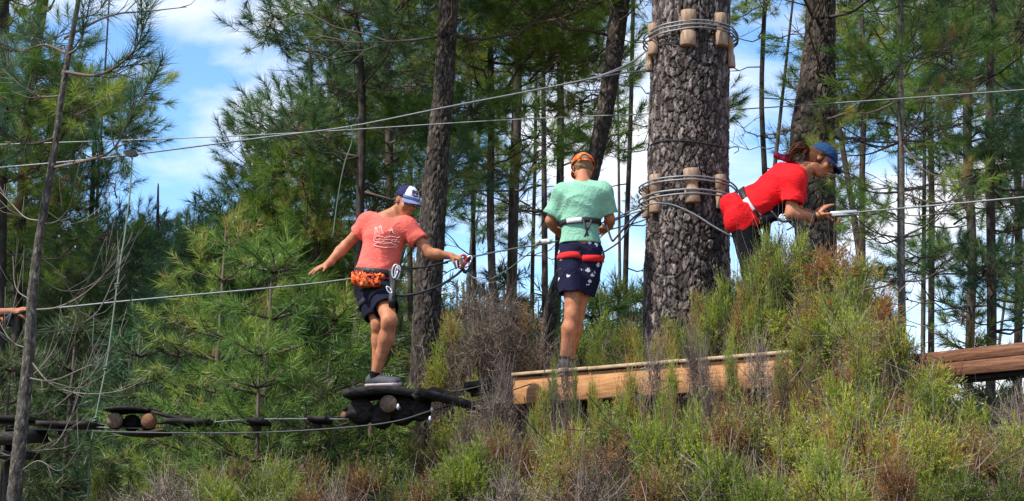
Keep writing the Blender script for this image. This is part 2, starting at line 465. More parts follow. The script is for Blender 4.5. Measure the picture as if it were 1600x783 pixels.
# ------------------------------------------------------------------ bark
def bark_tube(path, rad, nseg, nlong, pw, ph, depth, seed, crack=0.17):
    """trunk surface with raised bark plates: Voronoi cells pw wide and ph tall"""
    g = np.random.default_rng(seed)
    path = spline(path, nlong); s = np.concatenate([[0], np.cumsum(np.linalg.norm(np.diff(path, axis=0), axis=1))])
    R = np.interp(np.linspace(0, 1, nlong), np.linspace(0, 1, len(rad)), rad)
    t, n, b = frames(path)
    th = np.arange(nseg) * 2 * pi / nseg
    nc = max(5, int(round(2 * pi * R.mean() / pw)))
    U = np.broadcast_to(th[None] / (2 * pi) * nc, (nlong, nseg)).copy(); Vv = np.broadcast_to(s[:, None] / ph, (nlong, nseg)).copy()
    U += 0.22 * np.sin(Vv * 2.1 + 2 * np.sin(th[None] * 3)) + 0.13 * np.sin(Vv * 5.3 + th[None] * 7)
    Vv += 0.25 * np.sin(th[None] * 5 + Vv * 0.7) + 0.15 * np.sin(th[None] * 11 + 1.3)
    nr = int(Vv.max()) + 4
    jit = g.random((nr + 2, nc, 3))
    U, Vv = U + .06 * np.sin(Vv * 17 + 3 * np.sin(U * 5)) + .04 * np.sin(U * 29 + Vv * 21), Vv + .06 * np.sin(U * 15 + 2 * np.sin(Vv * 7)) + .04 * np.sin(U * 24 - Vv * 19)
    U = np.clip(U, 0, None)
    iu, iv = np.floor(U).astype(int), np.floor(Vv).astype(int)
    f1 = np.full(U.shape, 9.); f2 = np.full(U.shape, 9.); tint = np.zeros(U.shape); hh = np.zeros(U.shape)
    for du in (-1, 0, 1):
        for dv in (-1, 0, 1):
            cu, cv = iu + du, iv + dv
            J = jit[np.clip(cv, -1, nr) + 1, cu % nc]
            d = np.hypot((cu + .08 + .84 * J[..., 0] - U), (cv + .08 + .84 * J[..., 1] - Vv) * 1.0)
            closer = d < f1
            f2 = np.where(closer, f1, np.minimum(f2, d)); tint = np.where(closer, J[..., 2], tint); f1 = np.where(closer, d, f1)
    e = f2 - f1
    plate = sstep(0.03, crack, e)
    # flaky scales on each plate: a second, finer Voronoi
    U2, V2 = U * 2.6 + .3 * np.sin(Vv * 9), Vv * 3.1 + .3 * np.sin(U * 8)
    iu, iv = np.floor(U2).astype(int), np.floor(V2).astype(int); g1 = np.full(U.shape, 9.); g2 = np.full(U.shape, 9.); t2 = np.zeros(U.shape)
    nc2 = 997
    jit2 = g.random((64, 64, 3))
    for du in (-1, 0, 1):
        for dv in (-1, 0, 1):
            cu, cv = iu + du, iv + dv
            J = jit2[cv % 64, cu % 64]; d = np.hypot(cu + J[..., 0] - U2, cv + J[..., 1] - V2); closer = d < g1
            g2 = np.where(closer, g1, np.minimum(g2, d)); t2 = np.where(closer, J[..., 2], t2); g1 = np.where(closer, d, g1)
    fine = t2; flake = sstep(0, .18, g2 - g1)
    h = depth * (plate * (0.50 + 0.42 * tint + .30 * t2 * flake) + .12 * flake * (1 - plate)) - depth * .8
    r = R[:, None] + h
    P = path[:, None] + r[..., None] * (n[:, None] * np.cos(th)[None, :, None] + b[:, None] * np.sin(th)[None, :, None])
    T = np.clip(0.10 + 0.42 * tint + 0.50 * (fine - .2) * flake * plate - 0.34 * (1 - plate), 0, 1)
    i = np.arange(nlong - 1)[:, None] * nseg; j = np.arange(nseg)[None]; j2 = (j + 1) % nseg
    q = np.stack([i + j, i + j2, i + nseg + j2, i + nseg + j], -1).reshape(-1, 4)
    return P.reshape(-1, 3), [q], T.ravel()

def trunk_points(px_path, Y, top_extra=3.0, lean=None):
    """photo path (px, py, width px) from top to bottom -> world points bottom to top, extended to the ground and above the frame"""
    pts = [Q(a, b, Y) for a, b, c in px_path]; rad = [c / 2 / PM(p) for p, (a, b, c) in zip(pts, px_path)]
    if Y > 14: rad = [r * .78 for r in rad]
    pts, rad = pts[::-1], rad[::-1]
    base = pts[0].copy(); d = pts[0] - pts[1]
    k = (pts[0][2] - (float(gz(base[0], Y)) - .15))
    if k > 0.05:
        dx = d[0] / max(-d[2], .2) * 0.6
        mid = base + np.array([dx * k * .5, 0, -k * .5]); low = base + np.array([dx * k * .6, 0, -k])
        pts = [low, mid] + pts; rad = [rad[0] * 1.18, rad[0] * 1.05] + rad
    if top_extra > 0:
        d = unit(pts[-1] - pts[-2]); d[2] = max(d[2], .8)
        pts += [pts[-1] + unit(d) * top_extra]; rad += [rad[-1] * 0.55]
    return np.array(pts), np.array(rad)

def limb_path(p0, p1, n=7, droop=0.12, wob=0.05):
    L_ = np.linalg.norm(p1 - p0)
    t = np.linspace(0, 1, n)[:, None]
    p = p0 * (1 - t) + p1 * t
    p[:, 2] -= (np.sin(t[:, 0] * pi) * droop * L_)
    p[1:-1] += rng.normal(0, wob * L_ * .4, (n - 2, 3))
    return p

def add_branch(root, base, p0, p1, lib, r0, scale=1.0, needles=True, dead=False, twn=3, extra=0):
    """one limb as a part; its needles a sub-part. base = world origin of the tree"""
    L_ = float(np.linalg.norm(p1 - p0))
    mb = MB(); pth = limb_path(p0, p1, 7)
    mb.add(*tube(pth, np.linspace(r0, r0 * .35, 7), 5), tint=rng.uniform(.3, .8))
    ends = [(pth[-1], unit(pth[-1] - pth[-2]))]
    if twn:
        k = rng.integers(2, 6, twn); st = pth[k]
        dirs = unit(unit(p1 - p0)[None] * .8 + rng.normal(0, .55, (twn, 3)) + np.array([0, 0, .25]))
        ln = rng.uniform(.2, .5, twn) * min(L_, 1.6)
        for a, d_, l_ in zip(st, dirs, ln):
            q = np.array([a, a + d_ * l_ * .5 + np.array([0, 0, -.03 * l_]), a + d_ * l_ + np.array([0, 0, .06 * l_])])
            mb.add(*tube(q, [r0 * .45, r0 * .3, r0 * .15], 4), tint=rng.uniform(.3, .8))
            for _ in range(4):
                e2 = q[1] + unit(d_ + rng.normal(0, .7, 3)) * l_ * .45
                mb.add(*tube([q[1], e2], [r0 * .22, r0 * .1], 3), tint=rng.uniform(.3, .8))
            ends.append((q[-1], d_))
    br = mb.build('branch', M['dead_twig'] if dead else M['twig'], root, off=base)
    if needles:
        for e, (p, d_) in enumerate(ends[:1 + extra]):
            sc = scale * (1 if e == 0 else rng.uniform(.55, .8))
            az = math.atan2(d_[1], d_[0])
            link('needles', random.choice(LIB[lib]), br, loc=tuple(p - base), rot=(rng.normal(0, .25), rng.normal(0, .3) - 0.15, az + rng.normal(0, .4)), scale=sc)
    return br

def pine(label, path, Y, crown=None, whorl=0.45, per=4, reach=(0.6, 1.4), lib='mid', scale=(.8, 1.2), bark='bark', top=3.0,
         plates=None, bare=0.25, group=None, rise=0.25, extra=1, name='pine_tree', greenk=1.0):
    pts, rad = trunk_points(path, Y, top)
    base = pts[0].copy(); base[2] += .15
    if Y > 14: greenk *= .68
    root = empty(name, tuple(base), label, 'tree', group)
    if plates:
        nseg, nlong, pw, ph, dp = plates
        V, f, T = bark_tube(pts, rad, nseg, nlong, pw, ph, dp, int(Y * 100) % 997)
        tr = link('trunk', raw_mesh('trunk', V - base, f, M[bark], T, True), root)
    else:
        mb = MB(); sp = spline(pts, 18); rr = np.interp(np.linspace(0, 1, 18), np.linspace(0, 1, len(rad)), rad)
        mb.add(*tube(sp, rr, 9), tint=rng.uniform(.3, .6)); mb.build('trunk', M[bark], root, smooth=True, off=base)
    if crown:
        zt, zb = Q(800, crown[0], Y)[2], Q(800, crown[1], Y)[2]
        zt = min(zt, pts[-1][2])
        z = zb
        while z < zt:
            i = np.searchsorted(pts[:, 2], z); i = min(max(i, 1), len(pts) - 1)
            f = np.clip((z - pts[i - 1][2]) / max(pts[i][2] - pts[i - 1][2], 1e-6), 0, 1)
            p0 = pts[i - 1] * (1 - f) + pts[i] * f; r = rad[i - 1] * (1 - f) + rad[i] * f
            a0 = rng.uniform(0, 2 * pi)
            for k in range(per):
                a = a0 + 2 * pi * k / per + rng.normal(0, .3)
                R = rng.uniform(*reach) * (1.0 - 0.45 * (z - zb) / max(zt - zb, .1) * (top <= 0.5))
                p1 = p0 + np.array([cos(a) * R, sin(a) * R, R * (rise + rng.normal(0, .15))])
                q = p0 + (p1 - p0) * np.clip(r / R, 0, .5) * .8
                g = green(p1) * greenk
                if rng.random() < g:
                    add_branch(root, base, q, p1, lib, min(.011, r * .2) + .004, rng.uniform(*scale), True, extra=extra, twn=4)
                elif rng.random() < bare:
                    add_branch(root, base, q, q + (p1 - q) * .9, lib, min(.009, r * .2) + .003, 1, False, dead=rng.random() < .4, twn=6)
            z += whorl * .88 * rng.uniform(.8, 1.25)
    return root, pts, rad, base
# ================================================================== the trees one can tell apart
big_root, big_pts, big_rad, big_base = pine('thick rope-bound pine trunk with plated bark between the mint boy and the red girl',
    [(1081, -40, 120), (1079, 60, 121), (1077, 150, 123), (1075, 300, 126), (1073, 480, 136), (1070, 640, 142)], 9.5, None, bark='bark_big', top=5.0,
    plates=(380, 960, .040, .085, .022))
pine('second thick pine with plated bark, behind the girl in red',
     [(1283, -20, 44), (1281, 60, 48), (1276, 140, 58), (1270, 210, 68), (1271, 300, 66), (1276, 400, 62), (1278, 500, 62)], 11.2, (-250, 200), .5, 4, (.7, 1.6), 'mid', (.8, 1.15),
     plates=(190, 520, .042, .085, .020), bare=.5)
pine('leaning pine with a thick dark trunk just right of the boy in the coral shirt',
     [(702, -20, 29), (696, 100, 30), (685, 230, 35), (672, 400, 43), (663, 560, 42), (652, 783, 42)], 10.9, (-250, 60), .55, 3, (.7, 1.6), 'mid', (.8, 1.1),
     plates=(130, 520, .036, .075, .018), bare=.5)
pine('dark pine slanting down behind the head of the mint boy',
     [(972, -20, 29), (957, 100, 28), (934, 230, 25), (890, 400, 23), (864, 470, 22), (846, 620, 21)], 11.6, (-250, 60), .5, 4, (.7, 1.6), 'mid', (.8, 1.15), plates=(84, 420, .032, .07, .013), bare=.5)
pine('straight mid-sized pine left of the mint boy with a bushy green crown',
     [(806, -20, 17), (808, 150, 20), (803, 300, 21), (800, 440, 21), (796, 640, 22)], 15.5, (-120, 300), .4, 4, (.6, 1.5), 'mid', (.8, 1.2))
pine('slim dark pine above the cap of the boy in the coral shirt',
     [(603, -20, 13), (607, 150, 15), (609, 300, 17), (612, 520, 18)], 14.6, (-120, 330), .42, 4, (.6, 1.4), 'mid_blue', (.8, 1.15))
pine('bluish bushy pine left of the slim dark pine, with the rope loop in front',
     [(556, 20, 8), (566, 150, 12), (562, 350, 14), (556, 640, 16)], 12.0, (-90, 300), .33, 5, (.45, 1.15), 'mid_blue', (.75, 1.05), top=1.5)
pine('green pine filling the gap between the leaning pine and the straight one',
     [(762, -40, 8), (768, 150, 10), (766, 330, 12), (772, 520, 13)], 12.5, (-120, 260), .36, 5, (.45, 1.1), 'mid', (.8, 1.1), top=1.5, bark='bark', greenk=1.3)
pine('olive pine behind the right shoulder line of the mint boy',
     [(870, -20, 12), (876, 150, 14), (874, 350, 16), (868, 560, 17)], 16.5, (-100, 330), .5, 4, (.6, 1.5), 'mid', (.9, 1.25))
thin_root = pine('thin straight pine with ringed whorls of bare branches right of the red girl',
     [(1407, -20, 8), (1407, 100, 9), (1408, 220, 11), (1408, 400, 12), (1411, 560, 13)], 10.2, (-60, 10), .3, 4, (.5, 1.0), 'near', (.8, 1.1), bark='bark_grey', top=1.2)
pine('olive green pine right of the thin whorled one',
     [(1516, -20, 15), (1511, 200, 18), (1519, 400, 18), (1512, 640, 18)], 15.0, (-120, 480), .42, 4, (.55, 1.4), 'mid', (.85, 1.2))
pine('deep green pine near the right edge with low hanging limbs',
     [(1550, 20, 9), (1546, 200, 13), (1550, 480, 15), (1546, 680, 16)], 12.5, (-60, 520), .40, 4, (.4, 1.0), 'mid_blue', (.7, 1.0), top=1.2)
pine('pine half cut by the right edge above the timber beam',
     [(1596, -20, 12), (1590, 200, 14), (1592, 420, 16), (1590, 640, 17)], 17.0, (-120, 500), .5, 4, (.6, 1.5), 'mid', (.9, 1.2))
pine('slender pine between the two thick trunks',
     [(1196, -20, 9), (1190, 150, 10), (1196, 300, 12), (1198, 520, 13)], 18.0, (-120, 330), .55, 4, (.7, 1.6), 'mid', (.9, 1.2), bare=.4)
pine('pale slender pine between the second thick pine and the whorled one',
     [(1345, -20, 9), (1350, 150, 11), (1347, 300, 12), (1350, 520, 13)], 16.0, (-120, 420), .5, 4, (.6, 1.4), 'mid', (.85, 1.15))
pine('feathery pine right of the whorled pine reaching over the cable',
     [(1455, -20, 9), (1452, 150, 10), (1456, 300, 12), (1455, 560, 13)], 19.0, (-120, 420), .55, 4, (.7, 1.6), 'mid', (.9, 1.2))
pine('dark leaning pine in the top left corner',
     [(70, -20, 22), (58, 60, 22), (44, 180, 21), (30, 400, 20), (24, 640, 20)], 14.5, (-120, 330), .42, 4, (.6, 1.5), 'mid', (.85, 1.15), plates=(40, 200, .05, .1, .01))
pine('pine cut by the left edge of the view',
     [(6, -20, 17), (4, 150, 18), (0, 420, 19), (-4, 640, 19)], 13.2, (-120, 400), .42, 4, (.5, 1.3), 'mid', (.8, 1.15))
pine('bluish green pine right of the lichen-grey sapling trunk',
     [(150, 160, 5), (146, 260, 9), (140, 420, 13), (138, 640, 15)], 16.5, (175, 470), .32, 5, (.4, 1.2), 'mid_blue', (.75, 1.1), top=0.3, greenk=1.6)
pine('young pine with upright candle shoots below the hanging pulley',
     [(247, 300, 4), (246, 360, 7), (244, 480, 10), (240, 640, 12)], 15.5, (330, 560), .34, 5, (.45, 1.0), 'mid_blue', (.7, 1.0), top=0.1, rise=.6, greenk=1.5)
pine('yellow-green pine behind the outstretched arm of the coral boy',
     [(486, 120, 5), (490, 220, 9), (494, 360, 12), (498, 600, 14)], 13.5, (150, 460), .33, 5, (.4, 1.1), 'mid', (.75, 1.05), top=0.3)
pine('light green round-topped pine left of the coral boy behind the cable',
     [(398, 300, 5), (402, 400, 9), (406, 520, 11), (408, 680, 12)], 14.2, (262, 600), .30, 5, (.5, 1.15), 'mid', (.8, 1.05), top=0.3, greenk=1.8)
pine('slim young pine with bare lower limbs behind the cap of the coral boy',
     [(640, 40, 6), (642, 200, 9), (640, 380, 11), (644, 640, 12)], 17.5, (-20, 420), .5, 4, (.5, 1.3), 'mid_blue', (.85, 1.15))
pine('thin pine with bare limbs right of the hanging rope loop',
     [(527, 100, 6), (524, 250, 8), (530, 420, 9), (534, 640, 10)], 18.5, (60, 420), .6, 4, (.5, 1.2), 'mid', (.8, 1.1), bare=.7)
pine('thin pine standing left of the straight mid-sized one',
     [(735, 60, 6), (737, 250, 8), (741, 420, 9), (744, 640, 10)], 19.0, (40, 400), .55, 4, (.6, 1.3), 'mid', (.85, 1.15), bare=.6)
pine('thin pine behind the cable beside the hip of the mint boy',
     [(838, 60, 6), (836, 250, 7), (832, 420, 8), (830, 640, 9)], 21.0, (40, 400), .6, 4, (.7, 1.5), 'mid', (.9, 1.2), bare=.6)
pine('slender pine just left of the rope-bound trunk',
     [(990, -20, 8), (985, 200, 9), (978, 400, 11), (975, 640, 12)], 18.0, (-120, 420), .55, 4, (.6, 1.4), 'mid', (.9, 1.2), bare=.5)

# -------- the grey sapling at the left with its upswept dead limbs
def sapling():
    root, pts, rad, base = pine('lichen-grey sapling trunk with upswept dead twigs in front of the left planks',
        [(128, -30, 7), (112, 60, 8), (98, 140, 9), (84, 240, 11), (66, 345, 13), (52, 450, 16), (46, 545, 18), (32, 680, 21), (22, 783, 23)], 7.0, None,
        bark='bark_grey', top=0.9, plates=(36, 420, .018, .035, .004))
    Y = 7.0
    def br(pp, r0, dead=True, dy=0.0, name='branch', seg=5):
        n = len(pp); pts_ = np.array([Q(a, b, Y + dy * k / (n - 1)) for k, (a, b) in enumerate(pp)])
        sp = spline(pts_, 4 * n); mb = MB(); r0 = r0 * (.72 if dead else .9); mb.add(*tube(sp, np.linspace(r0, r0 * .3, 4 * n), seg), tint=rng.uniform(.5, .9))
        for k in rng.integers(3, 4 * n - 1, 4 + n):
            d_ = unit(unit(sp[k] - sp[k - 1]) + rng.normal(0, .5, 3) + np.array([0, 0, .3])); l_ = rng.uniform(.08, .3)
            q = np.array([sp[k], sp[k] + d_ * l_ * .5, sp[k] + d_ * l_ + np.array([0, 0, .04])])
            mb.add(*tube(q, [r0 * .35, r0 * .28, r0 * .15], 4), tint=rng.uniform(.5, .9))
        return mb.build(name, M['dead_twig'] if dead else M['twig'], root, off=base), sp
    for pp, r0, dy in [
        ([(48, 520), (100, 515), (150, 490), (180, 430), (195, 400)], .0085, .4), ([(52, 484), (90, 480), (130, 460), (165, 425), (180, 380)], .006, -.3),
        ([(46, 545), (20, 535), (0, 505), (-20, 460)], .007, .2), ([(40, 590), (80, 595), (120, 580), (165, 555), (200, 500)], .0075, -.4),
        ([(38, 600), (75, 560), (95, 525)], .005, .3), ([(36, 650), (80, 640), (140, 590), (180, 560)], .007, .3), ([(66, 345), (40, 340), (15, 315), (0, 300)], .006, .2),
        ([(68, 350), (90, 345), (110, 320), (118, 280)], .006, -.3), ([(32, 700), (60, 705), (90, 690), (115, 640), (140, 560), (170, 500)], .0065, .5),
        ([(30, 706), (15, 712), (-20, 700)], .006, .1), ([(60, 400), (95, 430), (130, 500), (150, 560)], .005, .5), ([(50, 470), (25, 450), (20, 400)], .005, .2),
        ([(45, 560), (80, 600), (130, 615), (190, 610), (230, 590)], .006, -.3), ([(72, 330), (110, 350), (150, 330), (185, 290)], .005, .3),
        ([(56, 430), (100, 455), (150, 440), (200, 380), (215, 330)], .005, .5), ([(28, 740), (60, 720), (95, 735), (130, 690)], .005, -.2),
        ([(100, 60), (170, 25), (230, 18), (292, 11)], .011, .3)]:
        br(pp, r0, True, dy)
    # living limbs with long needles
    for pp, r0, dy, tips in [
        ([(98, 112), (150, 118), (190, 98), (215, 70), (225, 32)], .011, -.3, 9), ([(84, 262), (130, 252), (175, 235), (205, 180), (236, 130)], .010, -.5, 9),
        ([(106, 85), (70, 70), (30, 80), (-5, 70)], .008, .2, 5), ([(96, 150), (60, 150), (30, 130), (5, 110)], .008, .5, 5),
        ([(88, 215), (50, 225), (20, 215), (-8, 190)], .008, -.2, 6), ([(118, 30), (150, 20), (175, -10)], .007, .2, 3), ([(106, 85), (125, 70), (135, 30)], .007, -.3, 4)]:
        b_, sp = br(pp, r0, False, dy)
        k = np.linspace(len(sp) * .35, len(sp) - 1, tips).astype(int)
        P0 = sp[k]; tang = unit(sp[k] - sp[np.maximum(k - 1, 0)])
        side = rng.normal(0, .45, (tips, 3)); side[-1] = 0
        A = unit(tang + side + np.array([0, 0, .25])); SL = rng.uniform(.10, .2, tips)
        f = MB(); w = MB(); twigs(w, P0, P0 + A * SL[:, None], .004, .0025, .3)
        shoots(f, P0, A, SL, 95, .125, .0028, np.full(tips, .25), 60, 25)
        me = two_mat_mesh('needles', [f, w], [M['needle_blue'], M['twig']])
        me.vertices.foreach_set('co', (np.concatenate([f.arrays()[0], w.arrays()[0]]) - base).astype(np.float32).ravel())
        link('needles', me, b_)
sapling()

# -------- bare whorls of the thin pine at the right
def whorls():
    root, pts, rad, base = thin_root
    for py, lst in [(86, [(-60, -8, .5), (60, -14, .3), (30, -70, -.4), (-40, -45, -.3)]), (156, [(-90, 12, -.5), (110, -20, -.2), (70, -60, .5), (-50, -50, .3)]),
                    (222, [(-90, -30, -.3), (-100, 12, .5), (35, -70, -.4), (80, -35, .4), (60, 50, -.5)]), (300, [(-80, -25, .3), (70, -45, .5), (90, 5, -.3)]),
                    (372, [(-75, -45, -.2), (60, -40, .4), (85, -75, -.5), (-50, -10, .5)]), (440, [(-60, -30, .2), (70, -35, -.4), (-90, -5, -.3)])]:
        p0 = Q(1407, py, 10.2)
        for dx, dyp, dd in lst:
            p1 = Q(1407 + dx * 1.2, py + dyp * 1.15, 10.2 + dd); mid = (p0 + p1) / 2; mid[2] -= .07
            sp = spline([p0, mid, p1], 9); mb = MB(); mb.add(*tube(sp, np.linspace(.009, .003, 9), 5), tint=.5)
            for k in rng.integers(3, 8, 5):
                d_ = unit(unit(p1 - p0) + rng.normal(0, .6, 3)); l_ = rng.uniform(.1, .3)
                mb.add(*tube([sp[k], sp[k] + d_ * l_], [.003, .0015], 3), tint=.6)
            b_ = mb.build('branch', M['twig'], root, off=base)
            if rng.random() < .55:
                link('needles', random.choice(LIB['near']), b_, loc=tuple(p1 - base), rot=(0, -.3, math.atan2(p1[1] - p0[1], p1[0] - p0[0])), scale=rng.uniform(.45, .7))
whorls()

# ================================================================== young pines of the understorey
def young_mesh(H, lib_mat, nn, Ln, W, seed, tb=.4, wr=.30, shp=1.0):
    f = MB(); w = MB()
    w.add(*tube([(0, 0, -.2), (rng.normal(0, .03), rng.normal(0, .03), H * .5), (0, 0, H)], [.02 + .008 * H, .012 + .005 * H, .006], 6), tint=.5)
    z = .25
    P0 = []; A = []
    while z < H:
        u = z / H; R = (wr * H * (1 - u) ** .75 * (.5 + .5 * min(1, u * 4)) + .12) * shp
        for a in rng.uniform(0, 2 * pi) + np.arange(5) * 2 * pi / 5 + rng.normal(0, .25, 5):
            r_ = R * rng.uniform(.7, 1.15); b0 = np.array([0, 0, z]); b1 = np.array([cos(a) * r_, sin(a) * r_, z + r_ * .35])
            w.add(*tube([b0, (b0 + b1) / 2 - [0, 0, .04 * r_], b1], [.010, .007, .004], 4), tint=.4)
            ns = max(3, int(r_ / .11))
            for t in np.linspace(.3, 1, ns):
                p = b0 * (1 - t) + b1 * t
                P0.append(p); A.append(unit(np.array([cos(a), sin(a), .7]) * [1, 1, 1] + rng.normal(0, .5, 3)))
                if t > .5: P0.append(p); A.append(unit(np.array([cos(a), sin(a), .2]) + rng.normal(0, .8, 3)))
        z += .26 * rng.uniform(.8, 1.2)
    for k in range(4): P0.append([rng.normal(0, .03), rng.normal(0, .03), H - .05 * k]); A.append(unit([rng.normal(0, .2), rng.normal(0, .2), 1]))
    P0 = np.array(P0); A = np.array(A); SL = rng.uniform(.7, 1.4, len(P0)) * .13
    twigs(w, P0, P0 + A * SL[:, None], .004, .002, .5)
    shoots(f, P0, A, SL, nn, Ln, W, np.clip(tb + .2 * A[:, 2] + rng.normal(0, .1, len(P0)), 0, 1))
    return f, w
YOUNG = {}
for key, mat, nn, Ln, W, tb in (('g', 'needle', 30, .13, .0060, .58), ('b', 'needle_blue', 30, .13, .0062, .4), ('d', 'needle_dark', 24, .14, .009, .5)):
    for H in (2.2, 3.4, 4.8):
        for v in range(2 if key != 'g' else 2):
            f, w = young_mesh(H, mat, nn, Ln, W, v, tb)
            Vf, Ff, Tf = f.arrays(); Vw, Fw, Tw = w.arrays()
            YOUNG.setdefault(key, []).append((H, raw_mesh('crown', Vf, Ff, M[mat], Tf), raw_mesh('trunk', Vw, Fw, M['twig'], Tw)))

def young(px, py, Y, key, label, group='young pines of the understorey'):
    p = Q(px, py, Y); g = float(gz(p[0], Y)); h = p[2] - g
    c = sorted(YOUNG[key], key=lambda t: abs(t[0] - h) + random.random() * .6)[0]
    s = h / c[0]
    o = empty('young_pine', (p[0], Y, g), label, 'tree', group, rot=(rng.normal(0, .03), rng.normal(0, .03), rng.uniform(0, 6.28))); o.scale = (s * .5 + .5 * min(s, 1.3),) * 2 + (s,)
    link('crown', c[1], o); link('trunk', c[2], o)
    return o

MARK = [(20, 'the left edge'), (75, 'the lichen-grey sapling'), (140, 'the green hanging rope'), (205, 'the left log step'), (262, 'the candle pine'), (318, 'the low cable left of centre'), (372, 'the small hanging step'),
        (425, 'the round-topped pine'), (480, 'the coral boy\'s open hand'), (535, 'the orange jacket of the coral boy'), (590, 'the coral boy\'s shins'), (648, 'the foot of the leaning pine'), (712, 'the red carabiner'),
        (770, 'the tilted step board'), (822, 'the white pulley by the mint boy'), (880, 'the mint boy\'s bare calf'), (940, 'the platform planks'), (1000, 'the left flank of the rope-bound trunk'),
        (1150, 'the right flank of the rope-bound trunk'), (1215, 'the black legs of the red girl'), (1285, 'the foot of the second thick pine'), (1350, 'the pulley held by the red girl'), (1410, 'the whorled pine\'s foot'),
        (1465, 'the left end of the timber beam'), (1530, 'the middle of the timber beam'), (1590, 'the right edge')]
used = set()
def place_label(px, kinds, row):
    for k, v in sorted(MARK, key=lambda t: abs(t[0] - px))[:5]:
        s = f"{kinds} {row} {v}"
        if s not in used:
            used.add(s); return s
    return f'{kinds} {row} {v}'
# skyline of the low wood by column
def low_top(px):
    return np.interp(px, [0, 100, 200, 260, 330, 420, 520, 640, 760, 900, 1000, 1100, 1250, 1350, 1450, 1600], [330, 345, 350, 345, 335, 330, 350, 400, 440, 470, 470, 450, 430, 470, 560, 560])
def rows():
    # row of near young pines, lit, with long readable needles
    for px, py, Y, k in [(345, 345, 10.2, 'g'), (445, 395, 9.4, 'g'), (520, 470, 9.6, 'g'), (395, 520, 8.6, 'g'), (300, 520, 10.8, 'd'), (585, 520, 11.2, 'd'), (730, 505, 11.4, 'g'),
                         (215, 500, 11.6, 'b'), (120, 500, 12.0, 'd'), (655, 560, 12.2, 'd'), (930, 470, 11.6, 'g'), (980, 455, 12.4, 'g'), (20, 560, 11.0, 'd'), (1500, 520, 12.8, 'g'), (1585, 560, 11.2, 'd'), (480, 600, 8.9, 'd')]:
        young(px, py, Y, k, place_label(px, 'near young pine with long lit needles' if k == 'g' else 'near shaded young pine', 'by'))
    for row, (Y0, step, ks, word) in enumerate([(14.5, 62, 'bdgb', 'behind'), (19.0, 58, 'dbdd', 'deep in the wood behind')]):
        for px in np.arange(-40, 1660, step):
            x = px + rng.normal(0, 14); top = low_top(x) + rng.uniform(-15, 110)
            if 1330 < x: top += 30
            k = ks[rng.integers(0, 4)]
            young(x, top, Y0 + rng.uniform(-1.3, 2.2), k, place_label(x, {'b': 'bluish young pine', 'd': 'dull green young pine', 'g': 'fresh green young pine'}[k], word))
rows()
def slender():
    for x in np.linspace(30, 1570, 14):
        x = x + rng.normal(0, 14)
        if 1010 < x < 1140: continue
        Y = rng.uniform(16, 30); wpx = rng.uniform(.06, .12) * F / Y * 1.0
        if 200 < x < 440: top = rng.uniform(370, 430)
        else: top = rng.uniform(-30, 120)
        lean = rng.normal(0, 30)
        pine(place_label(x, 'slender dark trunk far back', 'in the wood behind'), [(x - lean, top, wpx * .5), (x, 400 if top < 390 else top + 40, wpx), (x + lean, 783, wpx * 1.1)], Y,
             (max(top, -60), 330 if top < 300 else 480), .95, 2, (.5, 1.3), 'far' if rng.random() < .5 else 'dull', (.6, .9), top=.3 if top > 300 else 2., bare=.35, group='slender trunks far back in the wood', extra=0)
slender()
def far_wood():
    """the wood beyond, which reads as one mass"""
    mb = MB(); w = MB()
    n = 900
    X = rng.uniform(-28, 28, n); Y = rng.uniform(25, 70, n)
    X = X * Y / 60.0
    for x, y in zip(X, Y):
        px = 800 + F * x / y
        top = np.interp(px, [0, 200, 330, 450, 640, 1000, 1300, 1400, 1600], [320, 372, 358, 340, 425, 500, 500, 640, 620]) + rng.uniform(-12, 130)
        zt = Q(px, top, y)[2]; g = 1.0
        m = int(26); zz = rng.uniform(g + .2, zt, m); u = (zz - g) / (zt - g)
        R = (1.3 * (1 - u) + .25)
        a = rng.uniform(0, 6.28, m); P = np.stack([x + np.cos(a) * R * rng.random(m), y + np.sin(a) * R, zz], 1)
        A = unit(np.stack([np.cos(a) * .6, np.sin(a) * .6, np.full(m, .8)], 1))
        shoots(mb, P, A, np.full(m, .45), 14, .42, .045, np.full(m, rng.uniform(.1, .8)))
        w.add(*tube([(x, y, g - .2), (x, y, zt)], [.09, .03], 5), tint=.4)
    o = link('far_wood', two_mat_mesh('far_wood', [mb, w], [M['needle_dark'], M['twig']])); tag(o, 'dim far wood of young pines closing the view behind the trunks', 'wood', kind='stuff')
far_wood()
